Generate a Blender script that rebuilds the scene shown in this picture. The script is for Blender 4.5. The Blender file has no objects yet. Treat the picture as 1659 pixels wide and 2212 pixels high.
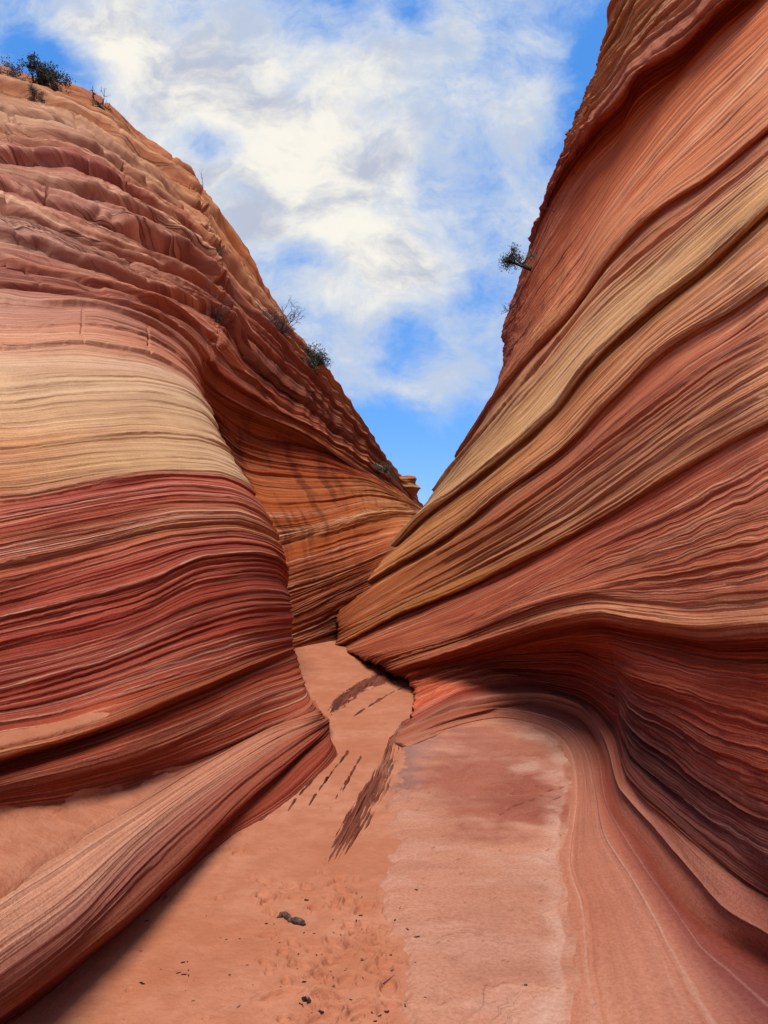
import bpy, math, random
import numpy as np
from mathutils import Vector

random.seed(7)
scene = bpy.context.scene
COL = scene.collection

# ------------------------------------------------------------------ camera
PW, PH = 1659.0, 2212.0
VFOV = math.radians(67.0)
PITCH = math.radians(2.5)
CAMZ = 1.6
F = (PH / 2) / math.tan(VFOV / 2)
SP, CP = math.sin(PITCH), math.cos(PITCH)
cam = bpy.data.cameras.new("camera")
cam.sensor_fit = 'VERTICAL'
cam.angle = VFOV
cam.clip_start = 0.05
cam.clip_end = 3000
camo = bpy.data.objects.new("camera", cam)
camo.location = (0, 0, CAMZ)
camo.rotation_euler = (math.radians(90) + PITCH, 0, 0)
COL.objects.link(camo)
scene.camera = camo

# ------------------------------------------------------------------ light and exposure
SUN_EL, SUN_AZ = math.radians(68), math.radians(182)      # azimuth clockwise from +Y
SUN_STRENGTH, SUN_ANGLE = 2.5, math.radians(30)
SKY_STRENGTH = 0.08
scene.view_settings.view_transform = 'Standard'
scene.view_settings.look = 'None'
scene.view_settings.exposure = 0.80
scene.view_settings.gamma = 1.0
scene.view_settings.use_curve_mapping = False
sun = bpy.data.lights.new("sun", 'SUN')
sun.energy = SUN_STRENGTH
sun.angle = SUN_ANGLE
sun.color = (1.0, 0.94, 0.84)
suno = bpy.data.objects.new("sun", sun)
sd = Vector((math.sin(SUN_AZ) * math.cos(SUN_EL), math.cos(SUN_AZ) * math.cos(SUN_EL), math.sin(SUN_EL)))
suno.rotation_euler = sd.to_track_quat('Z', 'Y').to_euler()
suno.location = (0, -5, 30)
COL.objects.link(suno)


def lin(h):
    h = h.lstrip('#')
    out = []
    for i in (0, 2, 4):
        c = int(h[i:i + 2], 16) / 255
        out.append(c / 12.92 if c <= 0.04045 else ((c + 0.055) / 1.055) ** 2.4)
    return out


def dirpx(x, y):
    cx = (x - PW / 2) / F
    cy = (PH / 2 - y) / F
    return np.array([cx, CP - SP * cy, CP * cy + SP])


class NT:
    """small helper around a node tree"""
    def __init__(self, tree):
        self.t = tree
        self.n = tree.nodes
        self.l = tree.links

    def node(self, typ, **kw):
        nd = self.n.new(typ)
        for k, v in kw.items():
            setattr(nd, k, v)
        return nd

    def put(self, sock, v):
        if isinstance(v, bpy.types.NodeSocket):
            self.l.new(v, sock)
        else:
            sock.default_value = v

    def math(self, op, a, b=None, c=None, clamp=False):
        nd = self.node('ShaderNodeMath', operation=op)
        nd.use_clamp = clamp
        self.put(nd.inputs[0], a)
        if b is not None:
            self.put(nd.inputs[1], b)
        if c is not None:
            self.put(nd.inputs[2], c)
        return nd.outputs[0]

    def mix(self, fac, a, b, blend='MIX'):
        nd = self.node('ShaderNodeMix', data_type='RGBA', blend_type=blend)
        self.put(nd.inputs[0], fac)
        self.put(nd.inputs[6], a)
        self.put(nd.inputs[7], b)
        return nd.outputs[2]

    def ramp(self, v, lo, hi, a=0.0, b=1.0, smooth=True):
        nd = self.node('ShaderNodeMapRange')
        nd.interpolation_type = 'SMOOTHSTEP' if smooth else 'LINEAR'
        self.put(nd.inputs[0], v)
        nd.inputs[1].default_value = lo
        nd.inputs[2].default_value = hi
        nd.inputs[3].default_value = a
        nd.inputs[4].default_value = b
        return nd.outputs[0]

    def noise(self, vec, scale=1.0, detail=2.0, rough=0.5, dist=0.0):
        nd = self.node('ShaderNodeTexNoise')
        self.put(nd.inputs['Vector'], vec)
        nd.inputs['Scale'].default_value = scale
        nd.inputs['Detail'].default_value = detail
        nd.inputs['Roughness'].default_value = rough
        nd.inputs['Distortion'].default_value = dist
        return nd.outputs[0]

    def vscale(self, vec, sc, off=(0, 0, 0)):
        nd = self.node('ShaderNodeMapping')
        self.put(nd.inputs[0], vec)
        nd.inputs[1].default_value = off
        nd.inputs[3].default_value = sc
        return nd.outputs[0]


def rgba(h, k=1.0):
    c = lin(h)
    return (c[0] * k, c[1] * k, c[2] * k, 1)


# ------------------------------------------------------------------ sky with broken cloud
def make_world():
    w = bpy.data.worlds.new("World")
    scene.world = w
    w.use_nodes = True
    t = NT(w.node_tree)
    t.n.clear()
    out = t.node('ShaderNodeOutputWorld')
    bg = t.node('ShaderNodeBackground')
    t.l.new(bg.outputs[0], out.inputs[0])
    sky = t.node('ShaderNodeTexSky')
    sky.sky_type = 'NISHITA'
    sky.sun_disc = False
    sky.sun_elevation = SUN_EL
    sky.sun_rotation = SUN_AZ
    sky.altitude = 1600
    sky.ozone_density = 2.0
    tc = t.node('ShaderNodeTexCoord')
    sep = t.node('ShaderNodeSeparateXYZ')
    t.l.new(tc.outputs['Generated'], sep.inputs[0])
    yy = t.math('MAXIMUM', t.math('ABSOLUTE', sep.outputs[1]), 0.12)
    gx = t.math('DIVIDE', sep.outputs[0], yy)
    gz = t.math('DIVIDE', sep.outputs[2], yy)
    comb = t.node('ShaderNodeCombineXYZ')
    t.l.new(gx, comb.inputs[0])
    t.l.new(gz, comb.inputs[1])
    g = comb.outputs[0]
    # gently warped cloud coordinates
    wn = t.node('ShaderNodeTexNoise')
    t.l.new(g, wn.inputs['Vector'])
    wn.inputs['Scale'].default_value = 6.0
    wn.inputs['Detail'].default_value = 6
    sub = t.node('ShaderNodeVectorMath', operation='SUBTRACT')
    t.l.new(wn.outputs['Color'], sub.inputs[0])
    sub.inputs[1].default_value = (0.5, 0.5, 0.5)
    scl = t.node('ShaderNodeVectorMath', operation='SCALE')
    t.l.new(sub.outputs[0], scl.inputs[0])
    scl.inputs['Scale'].default_value = 0.11
    add = t.node('ShaderNodeVectorMath', operation='ADD')
    t.l.new(g, add.inputs[0])
    t.l.new(scl.outputs[0], add.inputs[1])
    gw = add.outputs[0]

    def blob(px, py, rx, ry, rot, amt):
        d = dirpx(px, py)
        cx, cz = d[0] / d[1], d[2] / d[1]
        m = t.node('ShaderNodeMapping', vector_type='TEXTURE')
        t.l.new(gw, m.inputs[0])
        m.inputs[1].default_value = (cx, cz, 0)
        m.inputs[2].default_value = (0, 0, math.radians(rot))
        m.inputs[3].default_value = (rx / F, ry / F, 1)
        ln = t.node('ShaderNodeVectorMath', operation='LENGTH')
        t.l.new(m.outputs[0], ln.inputs[0])
        return t.ramp(ln.outputs['Value'], 1.0, 0.0, 0.0, amt)

    blobs = [  # (x, y, rx, ry, turn, amount); blue holes are negative
        (380, 150, 420, 330, -35, 1.0), (700, 330, 460, 300, -40, 1.0), (620, 480, 330, 160, -20, .7), (820, 600, 230, 150, -10, .8),
        (900, 130, 300, 330, 0, .55), (1130, 330, 270, 260, 20, .42), (1180, 160, 180, 200, 0, .3), (960, 820, 130, 270, -25, .55),
        (700, 720, 260, 200, -35, .55), (760, 880, 150, 60, 20, .35), (1000, 560, 300, 160, 0, .35), (200, 60, 260, 120, -20, .6),
        (110, 120, 200, 120, -30, -.75), (880, 45, 90, 110, 0, -.55), (1300, 160, 120, 330, -10, -.6), (455, 300, 150, 60, -25, -.6),
        (650, 555, 110, 70, -10, -.55), (890, 735, 100, 130, 25, -.30), (820, 790, 120, 50, -10, -.25), (850, 980, 330, 170, 0, -1.0), (1230, 300, 80, 200, -20, -.3),
        (740, 610, 150, 40, -20, -.3), (560, 420, 130, 40, -20, -.3), (1010, 620, 110, 110, 0, -.3),
    ]
    dens = 0.42
    for b in blobs:
        dens = t.math('ADD', dens, blob(*b))
    f1 = t.noise(t.vscale(gw, (1, 1.25, 1)), 6.0, 9, 0.62)
    f2 = t.noise(t.vscale(gw, (1.0, 1.3, 1), (3, 5, 0)), 22.0, 8, 0.64, 0.0)
    dens = t.math('ADD', dens, t.math('MULTIPLY', t.math('SUBTRACT', f1, 0.5), 1.7))
    dens = t.math('ADD', dens, t.math('MULTIPLY', t.math('SUBTRACT', f2, 0.5), 1.0))
    cover = t.ramp(dens, 0.0, 0.95, 0.0, 0.97)
    thick = t.ramp(dens, 0.55, 1.5, 0, 1)
    shade = t.noise(t.vscale(gw, (1, 1.5, 1), (9, 2, 0)), 7.0, 8, 0.62)
    shade = t.ramp(shade, 0.34, 0.60, 0, 1)
    k = 0.9 / SKY_STRENGTH * 0.61
    white = tuple(c * k * 1.12 for c in lin('f6f1e4')) + (1,)
    grey = tuple(c * k for c in lin('c2c8d8')) + (1,)
    wisp = tuple(c * k for c in lin('c3d4ee')) + (1,)
    cloud = t.mix(t.math('MULTIPLY', thick, 1.0), wisp, t.mix(shade, grey, white))
    hs = t.node('ShaderNodeHueSaturation')
    hs.inputs['Saturation'].default_value = 1.15
    hs.inputs['Value'].default_value = 1.0
    t.l.new(sky.outputs[0], hs.inputs['Color'])
    hs.inputs['Value'].default_value = 1.75
    hs.inputs['Saturation'].default_value = 1.22
    col = t.mix(cover, t.mix(.75, hs.outputs[0], tuple(c / SKY_STRENGTH * .58 for c in lin('4f98f0')) + (1,)), cloud)
    t.l.new(col, bg.inputs[0])
    bg.inputs[1].default_value = SKY_STRENGTH


make_world()

# ------------------------------------------------------------------ numeric helpers
rng = np.random.RandomState(11)
_P = rng.permutation(512)
_P = np.concatenate([_P, _P, _P])
_G = rng.rand(512) * 2 * np.pi
_GX, _GY = np.cos(_G).astype(np.float32), np.sin(_G).astype(np.float32)


def pnoise(x, y, seed=0):
    """2-D gradient noise, about -0.7..0.7"""
    x = np.asarray(x, np.float64) + seed * 17.31
    y = np.asarray(y, np.float64) + seed * 5.77
    x, y = np.broadcast_arrays(x, y)
    xi, yi = np.floor(x).astype(np.int64), np.floor(y).astype(np.int64)
    xf, yf = (x - xi).astype(np.float32), (y - yi).astype(np.float32)
    xi &= 511
    yi &= 511
    u = xf * xf * xf * (xf * (xf * 6 - 15) + 10)
    v = yf * yf * yf * (yf * (yf * 6 - 15) + 10)

    def g(ix, iy, fx, fy):
        h = _P[_P[ix & 511] + (iy & 511)]
        return _GX[h] * fx + _GY[h] * fy
    a = g(xi, yi, xf, yf)
    b = g(xi + 1, yi, xf - 1, yf)
    c = g(xi, yi + 1, xf, yf - 1)
    d = g(xi + 1, yi + 1, xf - 1, yf - 1)
    return (a + u * (b - a)) * (1 - v) + (c + u * (d - c)) * v


def fbm(x, y, oct=4, seed=0, gain=0.5):
    s, a = 0, 1.0
    for i in range(oct):
        s = s + a * pnoise(x * 2 ** i, y * 2 ** i, seed + i)
        a *= gain
    return s


def sstep(a, b, x):
    t = np.clip((x - a) / (b - a), 0, 1)
    return t * t * (3 - 2 * t)


def pchip(x, Y, xq):
    x = np.asarray(x, float)
    Y = np.asarray(Y, float)
    h = np.diff(x)
    hs = h.reshape((-1,) + (1,) * (Y.ndim - 1))
    dl = np.diff(Y, axis=0) / hs
    m = np.zeros_like(Y)
    if len(x) > 2:
        w1 = 2 * hs[1:] + hs[:-1]
        w2 = hs[1:] + 2 * hs[:-1]
        d0, d1 = dl[:-1], dl[1:]
        ok = d0 * d1 > 0
        with np.errstate(divide='ignore', invalid='ignore'):
            mm = (w1 + w2) / (w1 / np.where(ok, d0, 1) + w2 / np.where(ok, d1, 1))
        m[1:-1] = np.where(ok, mm, 0)
    m[0] = dl[0]
    m[-1] = dl[-1]
    i = np.clip(np.searchsorted(x, xq, side='right') - 1, 0, len(x) - 2)
    t = (xq - x[i]) / h[i]
    sh = (-1,) + (1,) * (Y.ndim - 1)
    t = t.reshape(sh)
    hh = h[i].reshape(sh)
    return ((2 * t ** 3 - 3 * t ** 2 + 1) * Y[i] + (t ** 3 - 2 * t ** 2 + t) * hh * m[i]
            + (-2 * t ** 3 + 3 * t ** 2) * Y[i + 1] + (t ** 3 - t ** 2) * hh * m[i + 1])


def lerp1(x, Y, xq):
    i = np.clip(np.searchsorted(x, xq, side='right') - 1, 0, len(x) - 2)
    t = ((xq - x[i]) / (x[i + 1] - x[i])).clip(0, 1)
    sh = (-1,) + (1,) * (Y.ndim - 1)
    t = t.reshape(sh)
    return Y[i] * (1 - t) + Y[i + 1] * t


def world(x, y, Y):
    cx = (x - PW / 2) / F
    cy = (PH / 2 - y) / F
    t = Y / (CP - SP * cy)
    return np.stack([cx * t, Y + 0 * t, CAMZ + (CP * cy + SP) * t], -1)


def atz(x, y, z):
    """the forward distance at which the sight line through (x, y) is at height z"""
    cy = (PH / 2 - y) / F
    return (z - CAMZ) / (CP * cy + SP) * (CP - SP * cy)


def G(*pts, z=0.0):
    """points given at a height; z may be a pair to run from first to last"""
    n = len(pts)
    out = []
    for i, p in enumerate(pts):
        zz = z if not isinstance(z, (tuple, list)) else z[0] + (z[1] - z[0]) * i / (n - 1)
        out.append((p[0], p[1], atz(p[0], p[1], zz)) + tuple(p[2:]))
    return out


def row_points(pts, ug):
    xs = np.array([[p[0], p[1], 1.0 / p[2]] for p in pts])
    us = np.full(len(pts), np.nan)
    us[0], us[-1] = 0, 1
    for i, p in enumerate(pts):
        if len(p) > 3:
            us[i] = p[3]
    seg = np.hypot(np.diff(xs[:, 0]), np.diff(xs[:, 1])) + 1e-3
    cl = np.concatenate([[0], np.cumsum(seg)])
    known = [i for i in range(len(pts)) if not np.isnan(us[i])]
    for a, b in zip(known[:-1], known[1:]):
        for i in range(a + 1, b):
            us[i] = us[a] + (us[b] - us[a]) * (cl[i] - cl[a]) / (cl[b] - cl[a])
    return pchip(us, xs, ug)


def mesh_grid(name, V, attrs, mat, parent=None, flip=False):
    """V: (nv, nu, 3) grid of points -> one smooth mesh object"""
    nv, nu = V.shape[:2]
    idx = np.arange(nv * nu, dtype=np.int32).reshape(nv, nu)
    q = np.stack([idx[:-1, :-1], idx[:-1, 1:], idx[1:, 1:], idx[1:, :-1]], -1).reshape(-1, 4)
    if flip:
        q = q[:, ::-1]
    me = bpy.data.meshes.new(name)
    me.vertices.add(nv * nu)
    me.vertices.foreach_set('co', V.reshape(-1).astype(np.float32))
    nf = len(q)
    me.loops.add(nf * 4)
    me.loops.foreach_set('vertex_index', np.ascontiguousarray(q).reshape(-1).astype(np.int32))
    me.polygons.add(nf)
    me.polygons.foreach_set('loop_start', np.arange(nf, dtype=np.int32) * 4)
    me.polygons.foreach_set('use_smooth', np.ones(nf, dtype=bool))
    me.update(calc_edges=True)
    for k, a in attrs.items():
        a = np.asarray(a)
        if a.shape[-1] == 3 and k != 'rockcol':
            at = me.attributes.new(k, 'FLOAT_VECTOR', 'POINT')
            at.data.foreach_set('vector', a.reshape(-1).astype(np.float32))
        else:
            at = me.attributes.new(k, 'FLOAT_COLOR', 'POINT')
            c = np.concatenate([a.reshape(-1, 3), np.ones((nv * nu, 1))], 1)
            at.data.foreach_set('color', c.reshape(-1).astype(np.float32))
    me.materials.append(mat)
    o = bpy.data.objects.new(name, me)
    COL.objects.link(o)
    if parent:
        o.parent = parent
    return o


def tag(o, label=None, cat=None, group=None, kind=None):
    if label: o['label'] = label
    if cat: o['category'] = cat
    if group: o['group'] = group
    if kind: o['kind'] = kind
    return o


def empty(name, loc, label, cat, group=None):
    o = bpy.data.objects.new(name, None)
    o.location = loc
    o.empty_display_size = 0.1
    COL.objects.link(o)
    return tag(o, label, cat, group)


# ------------------------------------------------------------------ materials
def new_mat(name, rough=0.95):
    m = bpy.data.materials.new(name)
    m.use_nodes = True
    t = NT(m.node_tree)
    b = t.n['Principled BSDF']
    b.inputs['Roughness'].default_value = rough
    b.inputs['Specular IOR Level'].default_value = 0.12
    return m, t, b


def rock_material():
    m, t, b = new_mat('layered_sandstone')
    at = t.node('ShaderNodeAttribute', attribute_name='bed')
    fx = t.node('ShaderNodeAttribute', attribute_name='fx')
    cl = t.node('ShaderNodeAttribute', attribute_name='rockcol')
    fs = t.node('ShaderNodeSeparateXYZ')
    t.l.new(fx.outputs['Vector'], fs.inputs[0])
    V = at.outputs['Vector']
    tc = t.node('ShaderNodeTexCoord').outputs['Object']
    lamA = t.noise(t.vscale(V, (.03, .022, 1)), 1, 3, .55)
    nB = t.noise(t.vscale(V, (.022, .040, 1), (3, 7, 0)), 1, 2, .45)
    nC = t.noise(t.vscale(V, (.04, .085, 1), (8, 1, 0)), 1, 2, .5)
    nE = t.noise(t.vscale(V, (.12, .30, 1), (5, 2, 0)), 1, 3, .6)
    sawB = t.math('FRACT', t.math('MULTIPLY', nB, 8.0))
    sawC = t.math('FRACT', t.math('MULTIPLY', nC, 7.0))
    grain = t.noise(tc, 60, 5, .75)
    mott = t.noise(tc, 2.2, 5, .6)
    patch = t.noise(t.vscale(V, (.25, .012, 1), (4, 4, 0)), 1, 4, .6)
    patch2 = t.noise(t.vscale(V, (.30, .020, 1), (14, 4, 0)), 1, 3, .6)
    c = cl.outputs['Color']
    c = t.mix(t.ramp(lamA, .36, .64, .22, 0), c, t.mix(1, c, (.70, .56, .52, 1), 'MULTIPLY'))
    c = t.mix(t.ramp(lamA, .55, .75, 0, .35), c, t.mix(1, c, (1.3, 1.34, 1.3, 1), 'MULTIPLY'))
    # thin pale laminae standing proud with a sharp lower edge
    vein = t.math('MULTIPLY', t.ramp(sawB, .60, .95), t.ramp(patch, .36, .60, .05, 1))
    vein2 = t.math('MULTIPLY', t.ramp(sawC, .64, .96, 0, .9), t.ramp(patch2, .40, .60, .05, 1))
    vein = t.math('MAXIMUM', vein, vein2)
    vein = t.math('MULTIPLY', vein, fs.outputs[0], clamp=True)
    c = t.mix(t.math('MULTIPLY', vein, .8), c, t.mix(.5, rgba('d3ac8c'), t.mix(1, c, (1.9, 2.2, 2.2, 1), 'MULTIPLY')))
    dark = t.math('MULTIPLY', t.ramp(sawB, .22, .0), t.ramp(patch2, .36, .6, .25, 1))
    dark = t.math('MAXIMUM', dark, t.math('MULTIPLY', t.ramp(sawC, .30, .0, 0, .7), t.ramp(patch, .40, .6, .1, 1)))
    dark = t.math('MULTIPLY', t.math('MULTIPLY', dark, fs.outputs[1], clamp=True), .6)
    c = t.mix(dark, c, t.mix(1, c, (.36, .26, .23, 1), 'MULTIPLY'))
    # rain streaks of dark varnish, running down the face
    st = t.noise(t.vscale(V, (2.6, .0035, 1), (2, 3, 0)), 1, 4, .6)
    st = t.math('MULTIPLY', t.ramp(st, .47, .62, 0, .8), fs.outputs[2], clamp=True)
    c = t.mix(st, c, t.mix(1, c, (.36, .31, .33, 1), 'MULTIPLY'))
    c = t.mix(t.ramp(mott, .35, .65, .30, 0), c, t.mix(1, c, (.78, .72, .72, 1), 'MULTIPLY'))
    c = t.mix(t.ramp(grain, .36, .62, .62, 0), c, t.mix(1, c, (.70, .66, .64, 1), 'MULTIPLY'))
    rel = t.math('MAXIMUM', fs.outputs[0], fs.outputs[1])
    relk = t.ramp(rel, .05, .5, .12, 1)
    c = t.mix(t.math('MULTIPLY', t.ramp(nE, .42, .56, .5, 0), relk), c, t.mix(1, c, (.70, .62, .58, 1), 'MULTIPLY'))
    crk = t.math('ABSOLUTE', t.math('SUBTRACT', t.noise(t.vscale(V, (.10, .16, 1), (31, 12, 0)), 1, 3, .55), .5))
    crk = t.math('MULTIPLY', t.ramp(crk, .012, .002), t.ramp(patch2, .46, .60, 0, .8))
    crk = t.math('MULTIPLY', crk, fs.outputs[1], clamp=True)
    c = t.mix(crk, c, t.mix(1, c, (.28, .2, .18, 1), 'MULTIPLY'))
    t.l.new(c, b.inputs['Base Color'])
    h = t.math('MULTIPLY', t.math('ADD', sawB, t.math('MULTIPLY', sawC, .6)), rel)
    h = t.math('ADD', h, t.math('MULTIPLY', t.math('MULTIPLY', nE, .7), relk))
    h = t.math('SUBTRACT', h, crk)
    h = t.math('ADD', h, t.math('MULTIPLY', grain, .35))
    bp = t.node('ShaderNodeBump')
    bp.inputs['Strength'].default_value = .8
    bp.inputs['Distance'].default_value = .028
    t.l.new(h, bp.inputs['Height'])
    t.l.new(bp.outputs[0], b.inputs['Normal'])
    return m


def sand_material():
    m, t, b = new_mat('red_sand', 1.0)
    tc = t.node('ShaderNodeTexCoord').outputs['Object']
    n1 = t.noise(tc, 1.4, 5, .6)
    n2 = t.noise(tc, 9, 6, .65)
    n3 = t.noise(tc, 160, 3, .7)
    n4 = t.noise(tc, 38, 4, .6)
    c = t.mix(t.ramp(n1, .35, .65), rgba('a9694b'), rgba('b4775a'))
    c = t.mix(t.ramp(n2, .40, .62, 0, .5), c, rgba('a06043'))
    c = t.mix(t.ramp(n3, .60, .72, 0, .5), c, rgba('8a4a38'))
    c = t.mix(t.ramp(n4, .70, .76, 0, .8), c, rgba('5a3028'))
    t.l.new(c, b.inputs['Base Color'])
    h = t.math('ADD', t.math('MULTIPLY', n2, 1.0), t.math('MULTIPLY', n3, .12))
    h = t.math('ADD', h, t.math('MULTIPLY', n4, .35))
    bp = t.node('ShaderNodeBump')
    bp.inputs['Strength'].default_value = .6
    bp.inputs['Distance'].default_value = .03
    t.l.new(h, bp.inputs['Height'])
    t.l.new(bp.outputs[0], b.inputs['Normal'])
    return m


def plain(name, h, h2, scale=20, rough=.9, bump=.01):
    m, t, b = new_mat(name, rough)
    tc = t.node('ShaderNodeTexCoord').outputs['Object']
    n = t.noise(tc, scale, 5, .65)
    t.l.new(t.mix(t.ramp(n, .35, .65), rgba(h), rgba(h2)), b.inputs['Base Color'])
    bp = t.node('ShaderNodeBump')
    bp.inputs['Distance'].default_value = bump
    t.l.new(n, bp.inputs['Height'])
    t.l.new(bp.outputs[0], b.inputs['Normal'])
    return m


ROCK = rock_material()
SAND = sand_material()
GROUND = plain('desert_soil', 'a86a4c', '8f5a42', .4, 1.0, .1)
BARK = plain('grey_bark', '4a3f3a', '2c2523', 30)
TWIG = plain('dry_twig', '6a5d5a', '453a3a', 40)
LEAF = plain('juniper_leaf', '55574a', '383b32', 8)
LEAF2 = plain('sage_leaf', '5a5450', '443f3e', 8)
WOOD = plain('weathered_wood', '6e5348', '3a2b24', 60, .9, .004)
CHIP = plain('dark_wood', '4c3a35', '2a201e', 60, .8, .004)
HOODOO = plain('ochre_sandstone', 'b5713f', '8a4a2c', 3.0, .95, .15)


# ------------------------------------------------------------------ bedded rock surfaces
class Surface:
    """a rock face lofted through bedding lines; every line is (points, tones, ledge)"""
    def __init__(self, rows, ug, vstep, seed):
        self.ug = ug
        R = np.array([row_points(r['p'], ug) for r in rows])          # rows, nu, (x, y, 1/Y)
        gap = np.sqrt(((np.diff(R[:, :, :2], axis=0)) ** 2).sum(-1))
        # gap between lines: measured over the part one sees
        gm = np.percentile(gap, 75, axis=1).clip(4, None)
        tv = np.concatenate([[0], np.cumsum(gm)])
        self.tv = tv
        n = int(tv[-1] / vstep)
        tq = np.linspace(0, tv[-1], n)
        self.tq = tq
        Q = pchip(tv, R, tq)
        self.px, self.py = Q[..., 0], Q[..., 1]
        self.Y = 1.0 / Q[..., 2]
        self.base = world(self.px, self.py, self.Y)
        du = np.gradient(self.base, axis=1)
        dv = np.gradient(self.base, axis=0)
        nn = np.cross(du, dv)
        ln = np.linalg.norm(nn, axis=-1, keepdims=True)
        nn = nn / np.maximum(ln, 1e-9)
        self.flip = False
        toc = np.array([0, 0, CAMZ]) - self.base
        mid = (nn * toc).sum(-1)
        if np.median(mid) < 0:
            nn = -nn
            self.flip = True
        # soften the normals
        for _ in range(6):
            nn[1:-1] = (nn[:-2] + nn[1:-1] * 2 + nn[2:]) / 4
            nn[:, 1:-1] = (nn[:, :-2] + nn[:, 1:-1] * 2 + nn[:, 2:]) / 4
        self.N = nn / np.maximum(np.linalg.norm(nn, axis=-1, keepdims=True), 1e-9)
        # tones
        C = []
        for r in rows:
            us = np.array([c[0] for c in r['c']], float)
            vals = np.array([lin(c[1]) + list(c[2:]) for c in r['c']], float)
            if len(us) == 1:
                C.append(np.repeat(vals, len(ug), 0))
            else:
                C.append(np.stack([np.interp(ug, us, vals[:, k]) for k in range(6)], -1))
        self.C = np.array(C)
        self.seed = seed
        self.rows = rows
        self.S, self.T = np.meshgrid(ug * 14.0, tq)                       # along, across the bedding
        self.unit = self.Y / F                                           # metres per picture unit
        self.t0 = {r['n']: tv[i] for i, r in enumerate(rows) if 'n' in r}

    def finish(self, amp=1.0, ledges=60, lo=1.0, hi=5.0, tilt=0.0, wavy=1.0, band=None, wob=None, sets=None, pale='d9b090', stripes=(), palek=None, varyk=None, basek=None):
        S, T, sd = self.S, self.T, self.seed
        warp = 9 * wavy * fbm(S * .22, T * .006, 3, sd) + 2.2 * wavy * pnoise(S * .9, T * .02, sd + 9) + .9 * wavy * pnoise(S * 4.5, T * .03, sd + 11)
        if wob is not None:
            warp = warp + wob(self)
        Tw = T + warp
        D = np.zeros_like(T)
        E = np.zeros_like(T)
        tone = np.zeros_like(T)
        rs = np.random.RandomState(sd + 5)
        wig = 2.0 * pnoise(S * 3.5, T * .03, sd + 3) + 1.3 * pnoise(S * 9, T * .05, sd + 4)
        upm = sets[0](self) if sets is not None else 0
        wig = wig * (1 - .55 * upm)
        Tw = Tw - upm * .9 * wavy * pnoise(S * 4.5, T * .03, sd + 11)
        margin = 50
        if sets is not None:          # wedge-shaped sets of cross beds
            reg, sp, dip, hgt = sets
            m = reg(self)
            sc_ = (T + 26 * fbm(S * .16, T * .004, 3, sd + 71) + 7 * pnoise(S * 1.2, T * .02, sd + 73) + 1.5 * pnoise(S * 3.1, T * .02, sd + 74)) / sp + 40
            ids = np.floor(sc_).astype(int)
            fr = (sc_ - ids) * sp
            tl = rs.uniform(-1, 1, 400) * dip
            tn = rs.uniform(-1, 1, 400)
            hh = rs.uniform(.35, 1, 400) * hgt
            Tw = Tw + m * tl[ids % 400] * (S - 7)
            margin = 50 + dip * 8
            tone = 1.5 * m * tn[ids % 400]
            along = .5 + .9 * np.abs(pnoise(S * .28, ids * 3.7, sd + 75))
            rise = sstep(0, 6, fr)
            D += m * hh[ids % 400] * along * (rise * np.exp(-np.maximum(fr - 4, 0) / (sp * .35)) - .7 * (1 - rise) - .7 * np.exp(-(sp - fr) / 6.0))
            jn = pnoise(S * .55 + T * .006, ids * 7.31, sd + 77) + .05 * pnoise(S * 3, T * .05, sd + 78)
            D -= m * (5 + 4 * tn[(ids + 7) % 400]) * np.exp(-(jn / .022) ** 2) * sstep(2, 8, fr)
            E += m * .55 * sstep(2, 6, fr) * np.exp(-np.maximum(fr - 6, 0) / 4)

        def ledge(t0, a, w1, w2, us=None, lip=1.0):
            i0, i1 = np.searchsorted(self.tq, [t0 - margin - 5 * w2, t0 + margin + 5 * w1])
            d = Tw[i0:i1] + wig[i0:i1] - t0
            st = np.clip(d / (1.2 + .13 * a), -1, 1) * .5 + .5
            prof = st * np.exp(-np.maximum(d, 0) / w1) - (1 - st) * .8 * np.exp(np.minimum(d, 0) / w2)
            env = 1.0
            if us is not None:
                uu = self.ug
                env = (sstep(us[0] - .05, us[0] + .03, uu) * (1 - sstep(us[1] - .03, us[1] + .05, uu)))[None, :]
            env = env * (0.7 + 0.6 * pnoise(self.ug * 16, t0 * .37 + np.zeros_like(self.ug), sd)[None, :])
            D[i0:i1] += a * prof * env
            lw = lip * (.55 + .9 * pnoise(self.ug * 22, t0 * .61 + np.zeros_like(self.ug), sd + 2)[None, :]).clip(0, 1)
            E[i0:i1] = np.maximum(E[i0:i1], lw * env * st * np.exp(-np.maximum(d - 1.2, 0) / 2.2))
        for i, r in enumerate(self.rows):
            if r.get('l'):
                l = r['l']
                ledge(self.tv[i], l[0], l[1], l[2], l[3] if len(l) > 3 else None, .8)
        tt = 15.0
        while tt < self.tv[-1] - 10:
            a = lo + (hi - lo) * rs.rand() ** 2.0
            u0 = rs.rand() * 1.2 - .45
            ledge(tt, a, 4 + 18 * rs.rand(), 2.5 + 5 * rs.rand(), (u0, u0 + .35 + .8 * rs.rand()), rs.rand() ** .7)
            tt += (self.tv[-1] / ledges) * (.2 + 1.6 * rs.rand())
        D += .8 * pnoise(S * .3, Tw / 17, sd + 21) + .7 * pnoise(S * .4, Tw / 7.5, sd + 22) + 5 * fbm(S * .55, T * .012, 3, sd + 23)
        self.Tw = Tw
        lm = Tw / 12.5 + .9 * pnoise(S * .22, T * .012, sd + 86) + .5 * pnoise(S * .15, Tw / 31, sd + 88)
        fl_ = np.floor(lm)
        fr_ = lm - fl_
        ha = np.maximum(pnoise(S * .35, fl_ * 2.37, sd + 87) + .22, 0) * 6.5
        D += ha * (np.minimum(fr_ / .12, 1) * (1 - .85 * fr_))
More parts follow.
